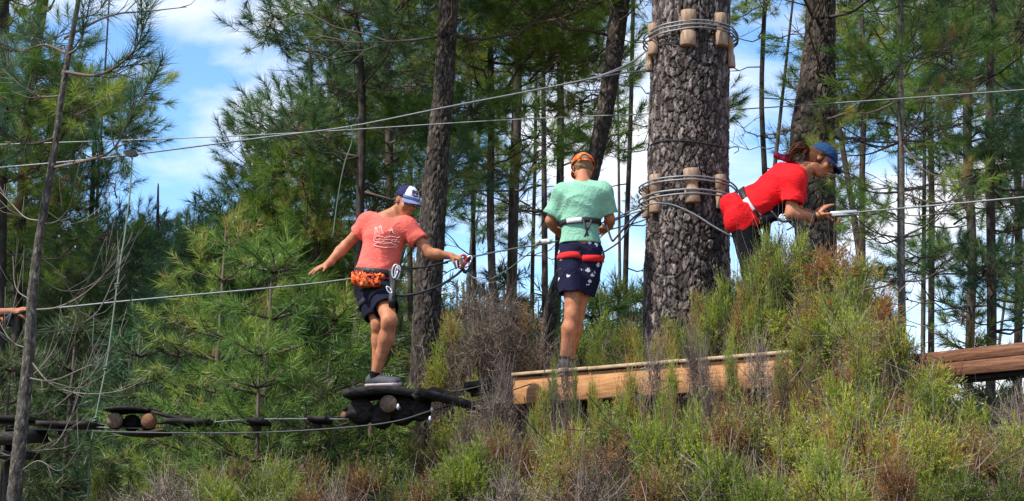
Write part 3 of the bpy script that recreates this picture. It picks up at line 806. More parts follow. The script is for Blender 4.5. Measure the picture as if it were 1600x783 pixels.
# ================================================================== tree heath and dry scrub in front
def heath_mesh(H, R, nspr, mat, twig_only=False, tb=.5, nstem=70):
    f = MB(); w = MB()
    nc = int(6 + 22 * R * H); kc = rng.integers(0, nc, nspr)                    # separate tufts with gaps between them
    ca = rng.uniform(0, 2 * pi, nc); cr_ = np.sqrt(rng.random(nc)) * R * .85; cr_[0] = 0
    ch = H * np.sqrt(np.clip(1 - (cr_ / R) ** 2 * .8, .05, 1)) * (1 - .62 * rng.random(nc) ** 1.6); ch[0] = H * .97
    cw = rng.uniform(.10, .21, nc) * (R / .55) ** .5; cb = rng.normal(0, .17, nc); cd = rng.random(nc) < .16
    d_ = sphere_pts(nspr); d_[:, 2] = np.abs(d_[:, 2]) * 1.0 - .25; rs = rng.uniform(.45, 1.0, nspr) ** .6
    P = np.stack([np.cos(ca) * cr_, np.sin(ca) * cr_, ch - cw], 1)[kc] + d_ * (cw[kc] * rs)[:, None] * [1, 1, 1.25]
    z = P[:, 2]
    out = np.stack([d_[:, 0] * .8 + P[:, 0] / R * .3, d_[:, 1] * .8 + P[:, 1] / R * .3, .62 + .4 * d_[:, 2]], 1)
    A = unit(out + rng.normal(0, .34, (nspr, 3)))
    hl = rng.uniform(.10, .24, nspr)
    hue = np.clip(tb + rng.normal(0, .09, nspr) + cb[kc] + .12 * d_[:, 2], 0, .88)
    brown = (rng.random(nspr) < .05) | (cd[kc] & (rng.random(nspr) < .75)); hue = np.where(brown, rng.uniform(.9, 1, nspr), hue)
    B0 = P - A * hl[:, None]
    twigs(w, B0 - A * rng.uniform(.1, .35, nspr)[:, None] + rng.normal(0, .03, (nspr, 3)), P, .0035, .0016, rng.uniform(.0, .7, nspr))
    if not twig_only:
        bt = rng.random(nspr) < .3; twigs(w, P[bt] - A[bt] * .05, P[bt] + unit(A[bt] + rng.normal(0, .3, (bt.sum(), 3))) * rng.uniform(.08, .26, bt.sum())[:, None], .0024, .0012, rng.uniform(.3, 1, bt.sum()))
        nb = 7                                        # side shoots of each sprig
        Ps = np.repeat(B0, nb, 0) + np.repeat(A * hl[:, None], nb, 0) * rng.uniform(0, .95, nspr * nb)[:, None]
        As = unit(np.repeat(A, nb, 0) + rng.normal(0, .42, (nspr * nb, 3)))
        Ss = rng.uniform(.06, .15, nspr * nb)
        shoots(f, Ps, As, Ss, 18, .023, .0043, np.repeat(hue, nb), 55, 20)
    else:
        nb = 7
        Ps = np.repeat(B0, nb, 0) + np.repeat(A * hl[:, None], nb, 0) * rng.uniform(0, .9, nspr * nb)[:, None]
        As = unit(np.repeat(A, nb, 0) + rng.normal(0, .75, (nspr * nb, 3))); ll = rng.uniform(.08, .3, nspr * nb)
        twigs(w, Ps, Ps + As * ll[:, None], .0022, .0012, rng.uniform(.2, 1, nspr * nb), sag=.05)
        E = Ps + As * ll[:, None] * .6
        twigs(w, E, E + unit(As + rng.normal(0, .8, E.shape)) * .09, .0016, .001, rng.uniform(.2, 1, nspr * nb))
    # stems from the ground
    ks = rng.integers(0, nspr, nstem)
    for k in ks:
        e = P[k]; b0 = np.array([e[0] * .3, e[1] * .3, -.2]); m1 = np.array([e[0] * .6, e[1] * .6, e[2] * .45]) + rng.normal(0, .05, 3)
        w.add(*tube([b0, m1, e - A[k] * hl[k] * .3], [.012, .008, .003], 4), tint=rng.uniform(.0, .6))
        q = m1 + (e - m1) * .4
        w.add(*tube([q, q + unit(rng.normal(0, .6, 3) + [0, 0, .7]) * rng.uniform(.2, .5)], [.004, .0015], 3), tint=rng.uniform(.3, 1))
    Vw, Fw, Tw = w.arrays(); stem = raw_mesh('stems', Vw, Fw, M['heath_twig'], Tw)
    fol = None
    if not twig_only:
        Vf, Ff, Tf = f.arrays(); fol = raw_mesh('foliage', Vf, Ff, M[mat], Tf)
    return H, fol, stem
HE = {'green': [], 'lush': [], 'dry': [], 'twig': []}
for H, R in ((1.0, .45), (1.5, .55), (2.1, .7)):
    for v in range(2):
        HE['green'].append(heath_mesh(H, R, int(640 * R / .55), 'heath', tb=.5))
    for v in range(2): HE['lush'].append(heath_mesh(H, R, int(900 * R / .55), 'heath', tb=.64))
    HE['dry'].append(heath_mesh(H, R, int(420 * R / .55), 'heath_dry', tb=.45, nstem=90))
    HE['twig'].append(heath_mesh(H, R, int(230 * R / .55), 'heath_dry', True, nstem=60))
def bush(px, py, Y, key, label, wide=1.0):
    p = Q(px, py, Y); g = float(gz(p[0], Y)); h = (p[2] - g) * 1.03
    c = sorted(HE[key], key=lambda t: abs(t[0] - h) + random.random() * .35)[0]
    s = h / c[0]
    o = empty({'green': 'heath_bush', 'lush': 'heath_bush', 'dry': 'dry_heath_bush', 'twig': 'dead_twig_bush'}[key], (p[0], Y, g), label, 'bush', 'tree heath and scrub growing in front of the platform', rot=(0, 0, rng.uniform(0, 6.28)))
    ws = (s * .5 + .5) * wide; o.scale = (ws, ws, s)
    if c[1]: link('foliage', c[1], o)
    link('stems', c[2], o)
BM = [(30, 'the foot of the lichen-grey sapling'), (110, 'the green hanging rope'), (180, 'the left log step'), (250, 'the orange log end'), (320, 'the candle pine'), (385, 'the small hanging step'),
      (450, 'the round-topped pine'), (520, 'the low foot cables'), (580, 'the coral boy\'s step'), (650, 'the leaning pine\'s foot'), (720, 'the tilted step board'), (775, 'the platform\'s left end'),
      (830, 'the platform\'s brown post'), (890, 'the mint boy\'s calf'), (950, 'the bare face of the platform beam'), (1010, 'the rope-bound trunk\'s left side'), (1075, 'the rope-bound trunk\'s foot'),
      (1135, 'the rope-bound trunk\'s right side'), (1185, 'the black legs of the red girl'), (1240, 'the right end of the platform'), (1300, 'the second thick pine'), (1360, 'the pulley of the red girl'),
      (1420, 'the whorled pine\'s foot'), (1470, 'the left end of the timber beam'), (1530, 'the middle of the timber beam'), (1590, 'the right edge')]
usedb = set()
def blabel(px, key, Y, py):
    kind = {'green': 'yellow-green feathery heath bush', 'lush': 'bright full heath bush', 'dry': 'rust-brown dry heath bush', 'twig': 'leafless grey twiggy bush'}[key]
    row = 'low in front of' if Y < 7.3 else ('just before' if Y < 8.6 else 'behind')
    for k, v in sorted(BM, key=lambda t: abs(t[0] - px)):
        s = f"{kind} {row} {v}"
        if s not in usedb: usedb.add(s); return s
for px, py, Y, key, wd in [
    # crest of the big mass on the right
    (1140, 425, 8.75, 'lush', .42), (1163, 398, 8.68, 'lush', .42), (1188, 372, 8.62, 'lush', .42), (1215, 352, 8.6, 'lush', .45), (1242, 366, 8.6, 'lush', .5), (1285, 385, 8.5, 'lush', .9), (1205, 420, 8.45, 'lush', .3), (1168, 440, 8.5, 'lush', .3), (1320, 392, 8.5, 'lush', .9), (1352, 440, 8.5, 'lush', .6), (1275, 450, 8.0, 'lush', .5), (1110, 450, 8.95, 'lush', .45), (1325, 425, 7.9, 'lush', .6), (1060, 492, 9.0, 'lush', .35), (1030, 515, 9.05, 'lush', .3), (1000, 520, 9.1, 'lush', .3), (866, 566, 8.75, 'lush', .16), (898, 568, 8.65, 'green', .16), (1368, 510, 7.8, 'lush', .38), (1030, 480, 10.2, 'green', .55), (1100, 455, 10.3, 'green', .6),
    (1090, 475, 8.95, 'lush', .35), (1300, 450, 7.8, 'lush', .55), (1350, 475, 7.4, 'lush', .6), (1335, 525, 7.0, 'dry', .5), (1350, 545, 6.9, 'dry', .7), (1350, 548, 6.8, 'green', .5), (1085, 525, 7.7, 'twig', .3), (1050, 560, 7.5, 'green', .25),
    (1378, 605, 6.9, 'green', .5), (1145, 560, 7.2, 'dry', .25), (1020, 545, 7.9, 'twig', .3), (1300, 585, 6.7, 'green', .45), (1262, 560, 7.4, 'dry', .25), (1100, 548, 7.4, 'twig', .2), (1185, 535, 7.4, 'twig', .3), (1140, 545, 7.4, 'green', .2), (1220, 555, 7.5, 'dry', .25), (1215, 565, 7.2, 'dry', .2),
    (1455, 612, 7.4, 'green', .6), (1520, 625, 7.6, 'lush', .6), (1585, 620, 7.4, 'twig', .8), (1490, 650, 6.6, 'dry', .7), (1560, 670, 6.4, 'dry', .7), (1430, 650, 6.3, 'lush', .7), (1600, 650, 6.9, 'green', .7),
    # low rows
    (1330, 620, 6.2, 'lush', .7), (1240, 640, 6.0, 'lush', .6), (1170, 620, 6.1, 'dry', .7), (1090, 635, 6.3, 'lush', .5), (1010, 650, 6.4, 'green', .6), (950, 655, 6.6, 'dry', .7), (1120, 700, 5.7, 'green', .6), (1290, 700, 5.6, 'lush', .6),
    (1390, 700, 5.7, 'dry', .6), (1500, 730, 5.7, 'green', .7), (890, 665, 6.8, 'green', .6), (1040, 715, 5.8, 'dry', .6), (930, 725, 6.0, 'twig', .7),
    (1200, 735, 5.5, 'green', .6), (1580, 740, 5.6, 'green', .6),
    # around the left end of the platform
    (745, 450, 10.6, 'twig', .8), (790, 455, 10.2, 'twig', .7), (830, 470, 10.8, 'dry', .6), (715, 500, 10.4, 'green', .6), (950, 480, 10.6, 'green', .6), (905, 520, 10.4, 'green', .5), (975, 510, 10.2, 'green', .5),
    (790, 575, 8.2, 'twig', .35), (882, 552, 7.9, 'twig', .22), (985, 575, 7.7, 'green', .35), (925, 590, 7.6, 'green', .2), (765, 610, 7.8, 'twig', .5), (850, 600, 7.9, 'green', .25), (845, 670, 7.2, 'dry', .5), (780, 660, 7.3, 'dry', .6), (740, 690, 7.0, 'lush', .6), (870, 740, 6.5, 'dry', .7), (800, 735, 6.4, 'twig', .7),
    (745, 590, 9.8, 'green', .6),
    # along the bottom left
    (690, 735, 6.9, 'dry', .7), (640, 745, 7.2, 'green', .7), (700, 690, 8.8, 'dry', .7), (590, 720, 8.0, 'dry', .7), (540, 712, 8.4, 'dry', .6), (490, 715, 7.8, 'dry', .6), (430, 712, 7.5, 'green', .6), (370, 715, 7.6, 'dry', .6),
    (320, 725, 7.8, 'dry', .5), (330, 740, 6.9, 'green', .7), (400, 735, 6.8, 'green', .7), (460, 745, 6.6, 'dry', .7), (270, 735, 7.2, 'twig', .8), (170, 715, 9.2, 'green', .35), (225, 755, 8.0, 'dry', .5),
    (530, 760, 6.6, 'twig', .7), (600, 770, 6.8, 'green', .6)]:
    bush(px, py, Y, key, blabel(px, key, Y, py), wd)
# ================================================================== distance-field figures
class Field:
    """smooth-blended distance field on a grid, meshed with surface nets into one continuous skin"""
    def __init__(s, pts, pad=.16, h=.006):
        pts = np.asarray(pts); s.lo = pts.min(0) - pad; s.h = h
        s.n = np.ceil((pts.max(0) + pad - s.lo) / h).astype(int) + 1
        s.a = np.full(s.n, .2, np.float32)
        s.ax = [s.lo[k] + np.arange(s.n[k]) * h for k in range(3)]
    def _reg(s, lo, hi):
        i0 = np.clip(np.floor((lo - s.lo) / s.h).astype(int), 0, s.n - 1); i1 = np.clip(np.ceil((hi - s.lo) / s.h).astype(int) + 1, 1, s.n)
        sl = tuple(slice(a, b) for a, b in zip(i0, i1))
        X = s.ax[0][sl[0]][:, None, None]; Y = s.ax[1][sl[1]][None, :, None]; Z = s.ax[2][sl[2]][None, None, :]
        return sl, X, Y, Z
    def _put(s, sl, d, k, op):
        a = s.a[sl]
        if op == 'sub': d = -d; a2 = -a; h = np.maximum(k - np.abs(a2 - (-d)), 0) / k if False else 0; s.a[sl] = np.maximum(a, d); return
        if k > 0:
            h = np.maximum(k - np.abs(a - d), 0) / k
            s.a[sl] = np.minimum(a, d) - h * h * k * .25
        else: s.a[sl] = np.minimum(a, d)
    def cap(s, a, b, ra, rb=None, k=.02, cut=False, op='add', flat=None):
        a, b = np.asarray(a, float), np.asarray(b, float); rb = ra if rb is None else rb
        m = max(ra, rb) * 1.15 + k + .03
        if flat: m *= max(1, flat[1])
        sl, X, Y, Z = s._reg(np.minimum(a, b) - m, np.maximum(a, b) + m)
        ba = b - a; L2 = ba @ ba + 1e-12
        px, py, pz = X - a[0], Y - a[1], Z - a[2]
        dt = px * ba[0] + py * ba[1] + pz * ba[2]; t = np.clip(dt / L2, 0, 1)
        qx, qy, qz = px - t * ba[0], py - t * ba[1], pz - t * ba[2]
        if flat:                                   # (direction, factor): stretched section
            v, f = unit(flat[0]), flat[1]; w = qx * v[0] + qy * v[1] + qz * v[2]
            qx, qy, qz = qx - v[0] * w * (1 - 1 / f), qy - v[1] * w * (1 - 1 / f), qz - v[2] * w * (1 - 1 / f)
        d = np.sqrt(qx * qx + qy * qy + qz * qz) - (ra + (rb - ra) * t)
        if cut:
            Ln = math.sqrt(L2); d = np.maximum(d, dt / Ln - Ln)
            if cut == 2: d = np.maximum(d, -dt / Ln)
        s._put(sl, d, k, op); return s
    def ell(s, c, r, R=np.eye(3), k=.02, op='add'):
        """R rows = local axes"""
        c = np.asarray(c, float); r = np.asarray(r, float); m = r.max() + k + .03
        sl, X, Y, Z = s._reg(c - m, c + m)
        p = [X - c[0], Y - c[1], Z - c[2]]
        q = [(p[0] * R[i][0] + p[1] * R[i][1] + p[2] * R[i][2]) for i in range(3)]
        n = np.sqrt(sum((q[i] / r[i]) ** 2 for i in range(3))); g = np.sqrt(sum((q[i] / r[i] ** 2) ** 2 for i in range(3))) + 1e-6
        s._put(sl, n * (n - 1) / g, k, op); return s
    def plane(s, p, n):
        """remove everything on the side n points to"""
        n = unit(n); X, Y, Z = s.ax[0][:, None, None], s.ax[1][None, :, None], s.ax[2][None, None, :]
        s.a = np.maximum(s.a, ((X - p[0]) * n[0] + (Y - p[1]) * n[1] + (Z - p[2]) * n[2]).astype(np.float32)); return s
    def folds(s, amp=.004, fr=38, ax=None, seed=0):
        X, Y, Z = s.ax[0][:, None, None] - s.lo[0], s.ax[1][None, :, None] - s.lo[1], s.ax[2][None, None, :] - s.lo[2]
        g = np.random.default_rng(seed); ph = g.uniform(0, 6, 6)
        u = X * fr * .75 + Z * fr * .55 + 2.2 * np.sin(Z * fr * .33 + ph[0] + Y * 9) + 1.4 * np.sin(X * fr * .4 + ph[1])
        v = Z * fr * .9 - X * fr * .35 + 2.0 * np.sin(X * fr * .45 + ph[2]) + Y * fr * .4
        f = (1 - np.abs(np.sin(u * .5))) ** 1.6 * 1.3 + (1 - np.abs(np.sin(v * .5 + ph[3]))) ** 2 * 1.2 * (np.sin(Y * 17 + Z * 9 + ph[2]) > -.4) + .5 * np.sin(X * fr * .28 + ph[4]) * np.sin(Z * fr * .22 + ph[5])
        s.a = s.a - (amp * f).astype(np.float32) * (np.abs(s.a) < .05); return s
    def arrays(s, iso=0.0):
        a = s.a - iso
        a[0] = a[-1] = .2; a[:, 0] = a[:, -1] = .2; a[:, :, 0] = a[:, :, -1] = .2
        ins = a < 0
        c = ins[:-1, :-1, :-1].astype(np.int8)
        tot = np.zeros(c.shape, np.int8)
        for i in (0, 1):
            for j in (0, 1):
                for k in (0, 1):
                    tot += ins[i:i + c.shape[0], j:j + c.shape[1], k:k + c.shape[2]]
        act = (tot > 0) & (tot < 8); ci = np.argwhere(act)
        idx = np.full(act.shape, -1, np.int32); idx[act] = np.arange(len(ci))
        P = np.zeros((len(ci), 3)); cnt = np.zeros(len(ci))
        for ax in range(3):
            o = [x for x in range(3) if x != ax]
            for u in (0, 1):
                for v in (0, 1):
                    s0 = ci.copy(); s0[:, o[0]] += u; s0[:, o[1]] += v; s1 = s0.copy(); s1[:, ax] += 1
                    a0 = a[tuple(s0.T)]; a1 = a[tuple(s1.T)]; m = (a0 < 0) != (a1 < 0)
                    t = np.where(m, a0 / np.where(m, a0 - a1, 1), 0)
                    p = s0.astype(float); p[:, ax] += t
                    P += p * m[:, None]; cnt += m
        V = s.lo + P / cnt[:, None] * s.h
        faces = []
        for ax in range(3):
            o1, o2 = (ax + 1) % 3, (ax + 2) % 3
            sl0 = [slice(None)] * 3; sl1 = [slice(None)] * 3; sl0[ax] = slice(0, -1); sl1[ax] = slice(1, None)
            A, B = ins[tuple(sl0)], ins[tuple(sl1)]
            e = np.argwhere(A != B); e = e[(e[:, o1] > 0) & (e[:, o2] > 0)]
            if not len(e): continue
            outw = A[tuple(e.T)]
            q = []
            for d1, d2 in ((-1, -1), (0, -1), (0, 0), (-1, 0)):
                w = e.copy(); w[:, o1] += d1; w[:, o2] += d2; q.append(idx[tuple(w.T)])
            q = np.stack(q, 1); q[~outw] = q[~outw][:, ::-1]; faces.append(q)
        Fq = np.concatenate(faces)
        # light smoothing
        Sx = V.copy(); acc = np.zeros_like(V); n_ = np.zeros(len(V))
        for k in range(4):
            i0, i1 = Fq[:, k], Fq[:, (k + 1) % 4]
            for d in range(3): acc[:, d] += np.bincount(i0, Sx[i1, d], len(V))
            n_ += np.bincount(i0, minlength=len(V))
        V = .5 * V + .5 * acc / np.maximum(n_, 1)[:, None]
        return V, [Fq]
    def build(s, name, mat, parent, off):
        V, f = s.arrays()
        return link(name, raw_mesh(name, V - off, f, mat, None, True), parent)

def frame(f, up=(0, 0, 1)):
    """forward, up, right"""
    f = unit(f); u = np.asarray(up, float); u = unit(u - f * (u @ f)); r = np.cross(f, u)
    return f, u, r

def shell(G, th, closed_u=False):
    """closed plate from a grid of points (m, n, 3) thickened along its normals"""
    G = np.asarray(G, float); m, n, _ = G.shape
    du = np.gradient(G, axis=0); dv = np.gradient(G, axis=1)
    nr = unit(np.cross(du.reshape(-1, 3), dv.reshape(-1, 3))).reshape(m, n, 3)
    V = np.concatenate([(G + nr * th / 2).reshape(-1, 3), (G - nr * th / 2).reshape(-1, 3)])
    i = np.arange(m - 1)[:, None] * n; j = np.arange(n - 1)[None]
    q = np.stack([i + j, i + n + j, i + n + j + 1, i + j + 1], -1).reshape(-1, 4); o = m * n
    F_ = [q, q[:, ::-1] + o]
    def side(a): a = np.asarray(a); return np.stack([a[:-1], a[1:], a[1:] + o, a[:-1] + o], -1)
    F_.append(side(np.arange(n))); F_.append(side((m - 1) * n + np.arange(n))[:, ::-1])
    F_.append(side(np.arange(m) * n)[:, ::-1]); F_.append(side(np.arange(m) * n + n - 1))
    return V, [np.concatenate(F_)]

def dome(c, f, u, r, rad, az=(-180, 180), el=(0, 88), na=33, ne=9):
    a = np.radians(np.linspace(*az, na)); e = np.radians(np.linspace(*el, ne))
    A, E = np.meshgrid(a, e, indexing='ij')
    return c + (np.cos(A) * np.cos(E) * rad[0])[..., None] * f + (np.sin(A) * np.cos(E) * rad[1])[..., None] * r + (np.sin(E) * rad[2])[..., None] * u

def brim(c, f, u, r, rad, length, wid=62, drop=.022, tilt=.15):
    a = np.radians(np.linspace(-wid, wid, 19)); t = np.linspace(0, 1, 6)
    A, T = np.meshgrid(a, t, indexing='ij')
    ext = length * np.cos(A * 90 / wid * .98) ** .55
    fx = np.cos(A) * rad[0] + T * ext; rx = np.sin(A) * rad[1] * (1 + .05 * T)
    z = -drop * (rx / rad[1]) ** 2 * (.4 + T) - tilt * T * ext
    return c + fx[..., None] * f + rx[..., None] * r + z[..., None] * u

def strap_ring(c, X, Y, rx, ry, w, th=.004, a0=0, a1=360, n=40, wob=0.0):
    """flat webbing round axis X x Y"""
    X, Y = unit(X), unit(Y); Z = np.cross(X, Y); a = np.radians(np.linspace(a0, a1, n)); v = np.linspace(-.5, .5, 3)
    A, Vv = np.meshgrid(a, v, indexing='ij')
    G = np.asarray(c) + (np.cos(A) * rx)[..., None] * X + (np.sin(A) * ry)[..., None] * Y + (Vv * w + wob * np.sin(2 * A))[..., None] * Z
    return shell(G, th)

def webbing(pts, wdir, w, th=.003, n=24):
    """flat strap along a path, width direction wdir"""
    p = spline(pts, n); t = unit(np.gradient(p, axis=0)); s_ = unit(np.asarray(wdir) - t * (t @ np.asarray(wdir, float))[:, None])
    G = p[:, None] + s_[:, None] * np.linspace(-.5, .5, 3)[None, :, None] * w
    return shell(G, th)

def hand(fl, w, d, n, t, s=1.0, curl=(.3, .3, .3, .3), thumb=.5, spread=.06):
    """w wrist, d finger direction, n palm normal, t thumb side; curl = bend per joint (rad) for the four fingers"""
    d, n = unit(d), unit(n); n = unit(n - d * (n @ d)); t = unit(np.asarray(t) - d * (d @ t) - n * (n @ t))
    tips = []
    fl.cap(w - d * .03, w + d * .012 * s, .023 * s, .021 * s, k=.012)
    for i, o in enumerate((.030, .0105, -.0095, -.028)):
        k0 = w + d * .012 * s + t * o * .55 * s; k1 = w + d * (.078 - (i == 3) * .010 - (i == 0) * .003) * s + t * o * s
        fl.cap(k0, k1, .0135 * s, .0105 * s, k=.010)
        dd = unit(d + t * spread * (1.5 - i)); L_ = (.040, .045, .042, .033)[i] * s; p = k1; ang = 0
        for j, (ln, r0, r1) in enumerate(((1., .0092, .0082), (.62, .0080, .0074), (.48, .0074, .0060))):
            ang += curl[i] * (1, 1.15, .8)[j]
            q = p + (dd * cos(ang) + n * sin(ang)) * L_ * ln
            fl.cap(p, q, r0 * s, r1 * s, k=.003); p = q
        tips.append(p)
    b = w + d * .022 * s + t * .022 * s + n * .006 * s
    td = unit(d * .62 + t * (.75 - thumb * .5) + n * thumb * .8); m = b + td * .036 * s
    fl.cap(w + d * .012 * s + t * .01 * s, m, .015 * s, .0115 * s, k=.01)
    td2 = unit(td + n * thumb * .5 - t * thumb * .5); m2 = m + td2 * .030 * s; fl.cap(m, m2, .0105 * s, .0095 * s, k=.003)
    td3 = unit(td2 + n * thumb * .4 - t * thumb * .3); fl.cap(m2, m2 + td3 * .022 * s, .0093 * s, .0072 * s, k=.003)
    return tips

def head(fl, c, f, u, r, s=1.0, neck=None):
    R = np.array([r, f, u])
    fl.ell(c + u * .035 * s - f * .010 * s, np.array([.072, .090, .082]) * s, R, k=.02)
    fl.ell(c - u * .030 * s + f * .030 * s, np.array([.056, .058, .072]) * s, R, k=.03)
    fl.ell(c - u * .088 * s + f * .055 * s, np.array([.022, .018, .016]) * s, R, k=.022)      # chin
    for q in (-1, 1):
        fl.ell(c + r * q * .040 * s - u * .030 * s + f * .058 * s, np.array([.022, .016, .018]) * s, R, k=.02)   # cheek
        fl.cap(c + r * q * .052 * s - u * .055 * s - f * .005 * s, c + r * q * .016 * s - u * .092 * s + f * .045 * s, .013 * s, .012 * s, k=.025)  # jaw
        fl.ell(c + r * q * .031 * s + u * .006 * s + f * .088 * s, np.array([.015, .010, .010]) * s, R, op='sub')   # socket
        fl.ell(c + r * q * .031 * s + u * .004 * s + f * .074 * s, np.array([.014, .0125, .0115]) * s, R, k=.003)    # lids
        e = c + r * q * .074 * s - u * .006 * s - f * .004 * s                                                # ear
        fl.ell(e, np.array([.008, .018, .030]) * s, np.array([unit(r + f * .35 * q), unit(f - r * .35 * q), u]), k=.006)
        fl.ell(e + r * q * .009 * s + f * .003 * s, np.array([.005, .008, .016]) * s, R, op='sub')
    fl.cap(c - r * .03 * s + u * .022 * s + f * .080 * s, c + r * .03 * s + u * .022 * s + f * .080 * s, .009 * s, k=.014)   # brow
    fl.cap(c + u * .012 * s + f * .088 * s, c - u * .026 * s + f * .106 * s, .0075 * s, .0105 * s, k=.010)                  # nose
    for q in (-1, 1): fl.ell(c + r * q * .011 * s - u * .031 * s + f * .096 * s, np.array([.008, .010, .007]) * s, R, k=.006)
    fl.ell(c - u * .054 * s + f * .083 * s, np.array([.022, .010, .0055]) * s, R, k=.005)
    fl.ell(c - u * .065 * s + f * .081 * s, np.array([.019, .010, .0062]) * s, R, k=.005)

class Person:
    def __init__(P, name_label, J, Y, s, hdir, hup, hands_, off_pt, cat='person', front=None):
        P.J = J; P.s = s; P.off = np.asarray(off_pt, float)
        P.root = empty('person', tuple(P.off), name_label, cat)
        P.hf, P.hu, P.hr = frame(hdir, hup)
        P.lat = unit(J['shR'] - J['shL']); up = unit(J['neck'] - J['waist']); P.up = unit(up - P.lat * (up @ P.lat)); P.front = np.cross(P.up, P.lat)
        P.plat = unit(J['hipR'] - J['hipL']); pu = unit(J['waist'] - J['pelvis']); P.pu = unit(pu - P.plat * (pu @ P.plat)); P.pf = np.cross(P.pu, P.plat)
        fl = Field(np.array(list(J.values())), .2, .0058)
        T = np.array([P.lat, P.front, P.up]); Pv = np.array([P.plat, P.pf, P.pu])
        fl.ell(J['chest'], np.array([.135, .098, .15]) * s, T, k=.04); fl.ell(J['waist'], np.array([.115, .085, .12]) * s, T, k=.05)
        fl.ell(J['pelvis'], np.array([.145, .105, .10]) * s, Pv, k=.05)
        fl.cap(J['chest'], J['waist'], .095 * s, .09 * s, k=.05); fl.cap(J['waist'], J['pelvis'], .09 * s, .10 * s, k=.05)
        hc = J['head']
        fl.cap(J['neck'], hc - P.hu * .05 * s - P.hf * .02 * s, .052 * s, .046 * s, k=.03)
        for q in 'LR':
            fl.cap(J['neck'] - P.up * .02 * s, J['sh' + q], .05 * s, .052 * s, k=.05)
            fl.cap(J['chest'], J['sh' + q], .07 * s, .056 * s, k=.05)
            e, w = J['el' + q], J['wr' + q]
            fl.cap(J['sh' + q], e, .050 * s, .037 * s, k=.02)
            m = e * .7 + w * .3; fl.cap(e, m, .037 * s, .039 * s, k=.02); fl.cap(m, w, .038 * s, .025 * s, k=.02)
            h, kn, an = J['hip' + q], J['kn' + q], J['an' + q]
            fl.cap(h, kn, .082 * s, .052 * s, k=.04)
            back = unit(h - kn) * 0 + unit(np.cross(P.plat, unit(an - kn)));
            bd = -np.cross(unit(an - kn), P.plat) ; bd = unit(bd) * (1 if bd @ P.pf < 0 else -1)
            c_ = kn * .68 + an * .32 + bd * .016 * s
            fl.cap(kn, c_, .050 * s, .056 * s, k=.03); fl.cap(c_, an, .054 * s, .034 * s, k=.03)
            fl.cap(kn - bd * .012 * s, kn - bd * .012 * s + unit(an - kn) * .03 * s, .040 * s, k=.02)
            fl.cap(an, J['toe' + q], .036 * s, .03 * s, k=.02)
            hd = hands_[q]; hand(fl, w, hd['d'], hd['n'], hd['t'], s * hd.get('s', .98), hd['curl'], hd.get('thumb', .5), hd.get('spread', .06))
        head(fl, hc, P.hf, P.hu, P.hr, s)
        P.body = fl.build('body', M['skin'], P.root, P.off)
        for q in (-1, 1):
            ec = hc + P.hr * q * .031 * s + P.hu * .004 * s + P.hf * .0775 * s
            V, f = Field([ec], .03, .0022).ell(ec, [.0115 * s] * 3, k=0).arrays(); eye = link('eye', raw_mesh('eye', V - P.off, f, M['eye_white'], None, True), P.root)
            V, f = Field([ec], .03, .0018).ell(ec + P.hf * .0085 * s, [.0045 * s] * 3, k=0).arrays(); link('iris', raw_mesh('iris', V - P.off, f, M['iris'], None, True), eye)
    def add(P, name, mbv, mat, parent=None, smooth=True, label=None):
        if isinstance(mbv, MB): V, f, t = mbv.arrays()
        else: V, f = mbv; t = np.full(len(V), .5)
        o = link(name, raw_mesh(name, V - P.off, f, mat, t, smooth), parent or P.root)
        if label: o['label'] = label
        return o
    def shirt(P, mat, sleeve=.62, hem=.0, infl=1.0, loose=.0, name='t_shirt', fold=.004, seed=1, hem_p=None, hem_n=None):
        J, s = P.J, P.s; T = np.array([P.lat, P.front, P.up])
        pts = [J[k] for k in ('neck', 'chest', 'waist', 'pelvis', 'shL', 'shR', 'elL', 'elR')]
        fl = Field(np.array(pts), .2, .0062)
        fl.ell(J['chest'], np.array([.150, .112, .165]) * s * infl, T, k=.05); fl.ell(J['waist'], np.array([.136 + loose, .104 + loose, .14]) * s * infl, T, k=.06)
        fl.ell(J['pelvis'], np.array([.162 + loose, .122 + loose, .12]) * s, np.array([P.plat, P.pf, P.pu]), k=.06)
        fl.cap(J['chest'], J['pelvis'], .105 * s, .115 * s, k=.06, flat=(P.lat, 1.18))
        for q in 'LR':
            fl.cap(J['neck'] - P.up * .035 * s, J['sh' + q], .055 * s, .062 * s, k=.05)
            fl.cap(J['chest'] + P.up * .02, J['sh' + q], .085 * s, .064 * s, k=.06)
            e = J['sh' + q] * (1 - sleeve) + J['el' + q] * sleeve
            fl.cap(J['sh' + q], e, .062 * s, .066 * s, k=.035, cut=True)
            d = unit(e - J['sh' + q])
        fl.folds(fold, 34, seed=seed)
        for q in 'LR':
            e = J['sh' + q] * (1 - sleeve) + J['el' + q] * sleeve; d = unit(e - J['sh' + q])
            fl.cap(e - d * .05, e + d * .06, .053 * s, k=0, op='sub')
        hp = J['pelvis'] + P.pu * hem if hem_p is None else hem_p
        fl.plane(hp, -P.pu if hem_n is None else hem_n)
        hc = J['head']; nb = J['neck'] + P.up * .0 * s
        fl.cap(nb + P.front * .012 * s - P.up * .002 * s, hc - P.hu * .04 * s, .062 * s, .08 * s, k=0, op='sub')
        return P.add(name, fl.arrays(), mat)
    def shorts(P, mat, frac=(.7, .7), rad=(.098, .088), top=.06, fold=.003, name='shorts', seed=2):
        J, s = P.J, P.s; fl = Field(np.array([J[k] for k in ('pelvis', 'hipL', 'hipR', 'knL', 'knR')]), .17, .0062)
        fl.ell(J['pelvis'], np.array([.154, .116, .105]) * s, np.array([P.plat, P.pf, P.pu]), k=.04)
        for q in 'LR':
            e = J['hip' + q] * (1 - frac[q == 'R']) + J['kn' + q] * frac[q == 'R']
            fl.cap(J['hip' + q], e, rad[0] * s, rad[1] * s, k=.03, cut=True)
        fl.folds(fold, 40, seed=seed)
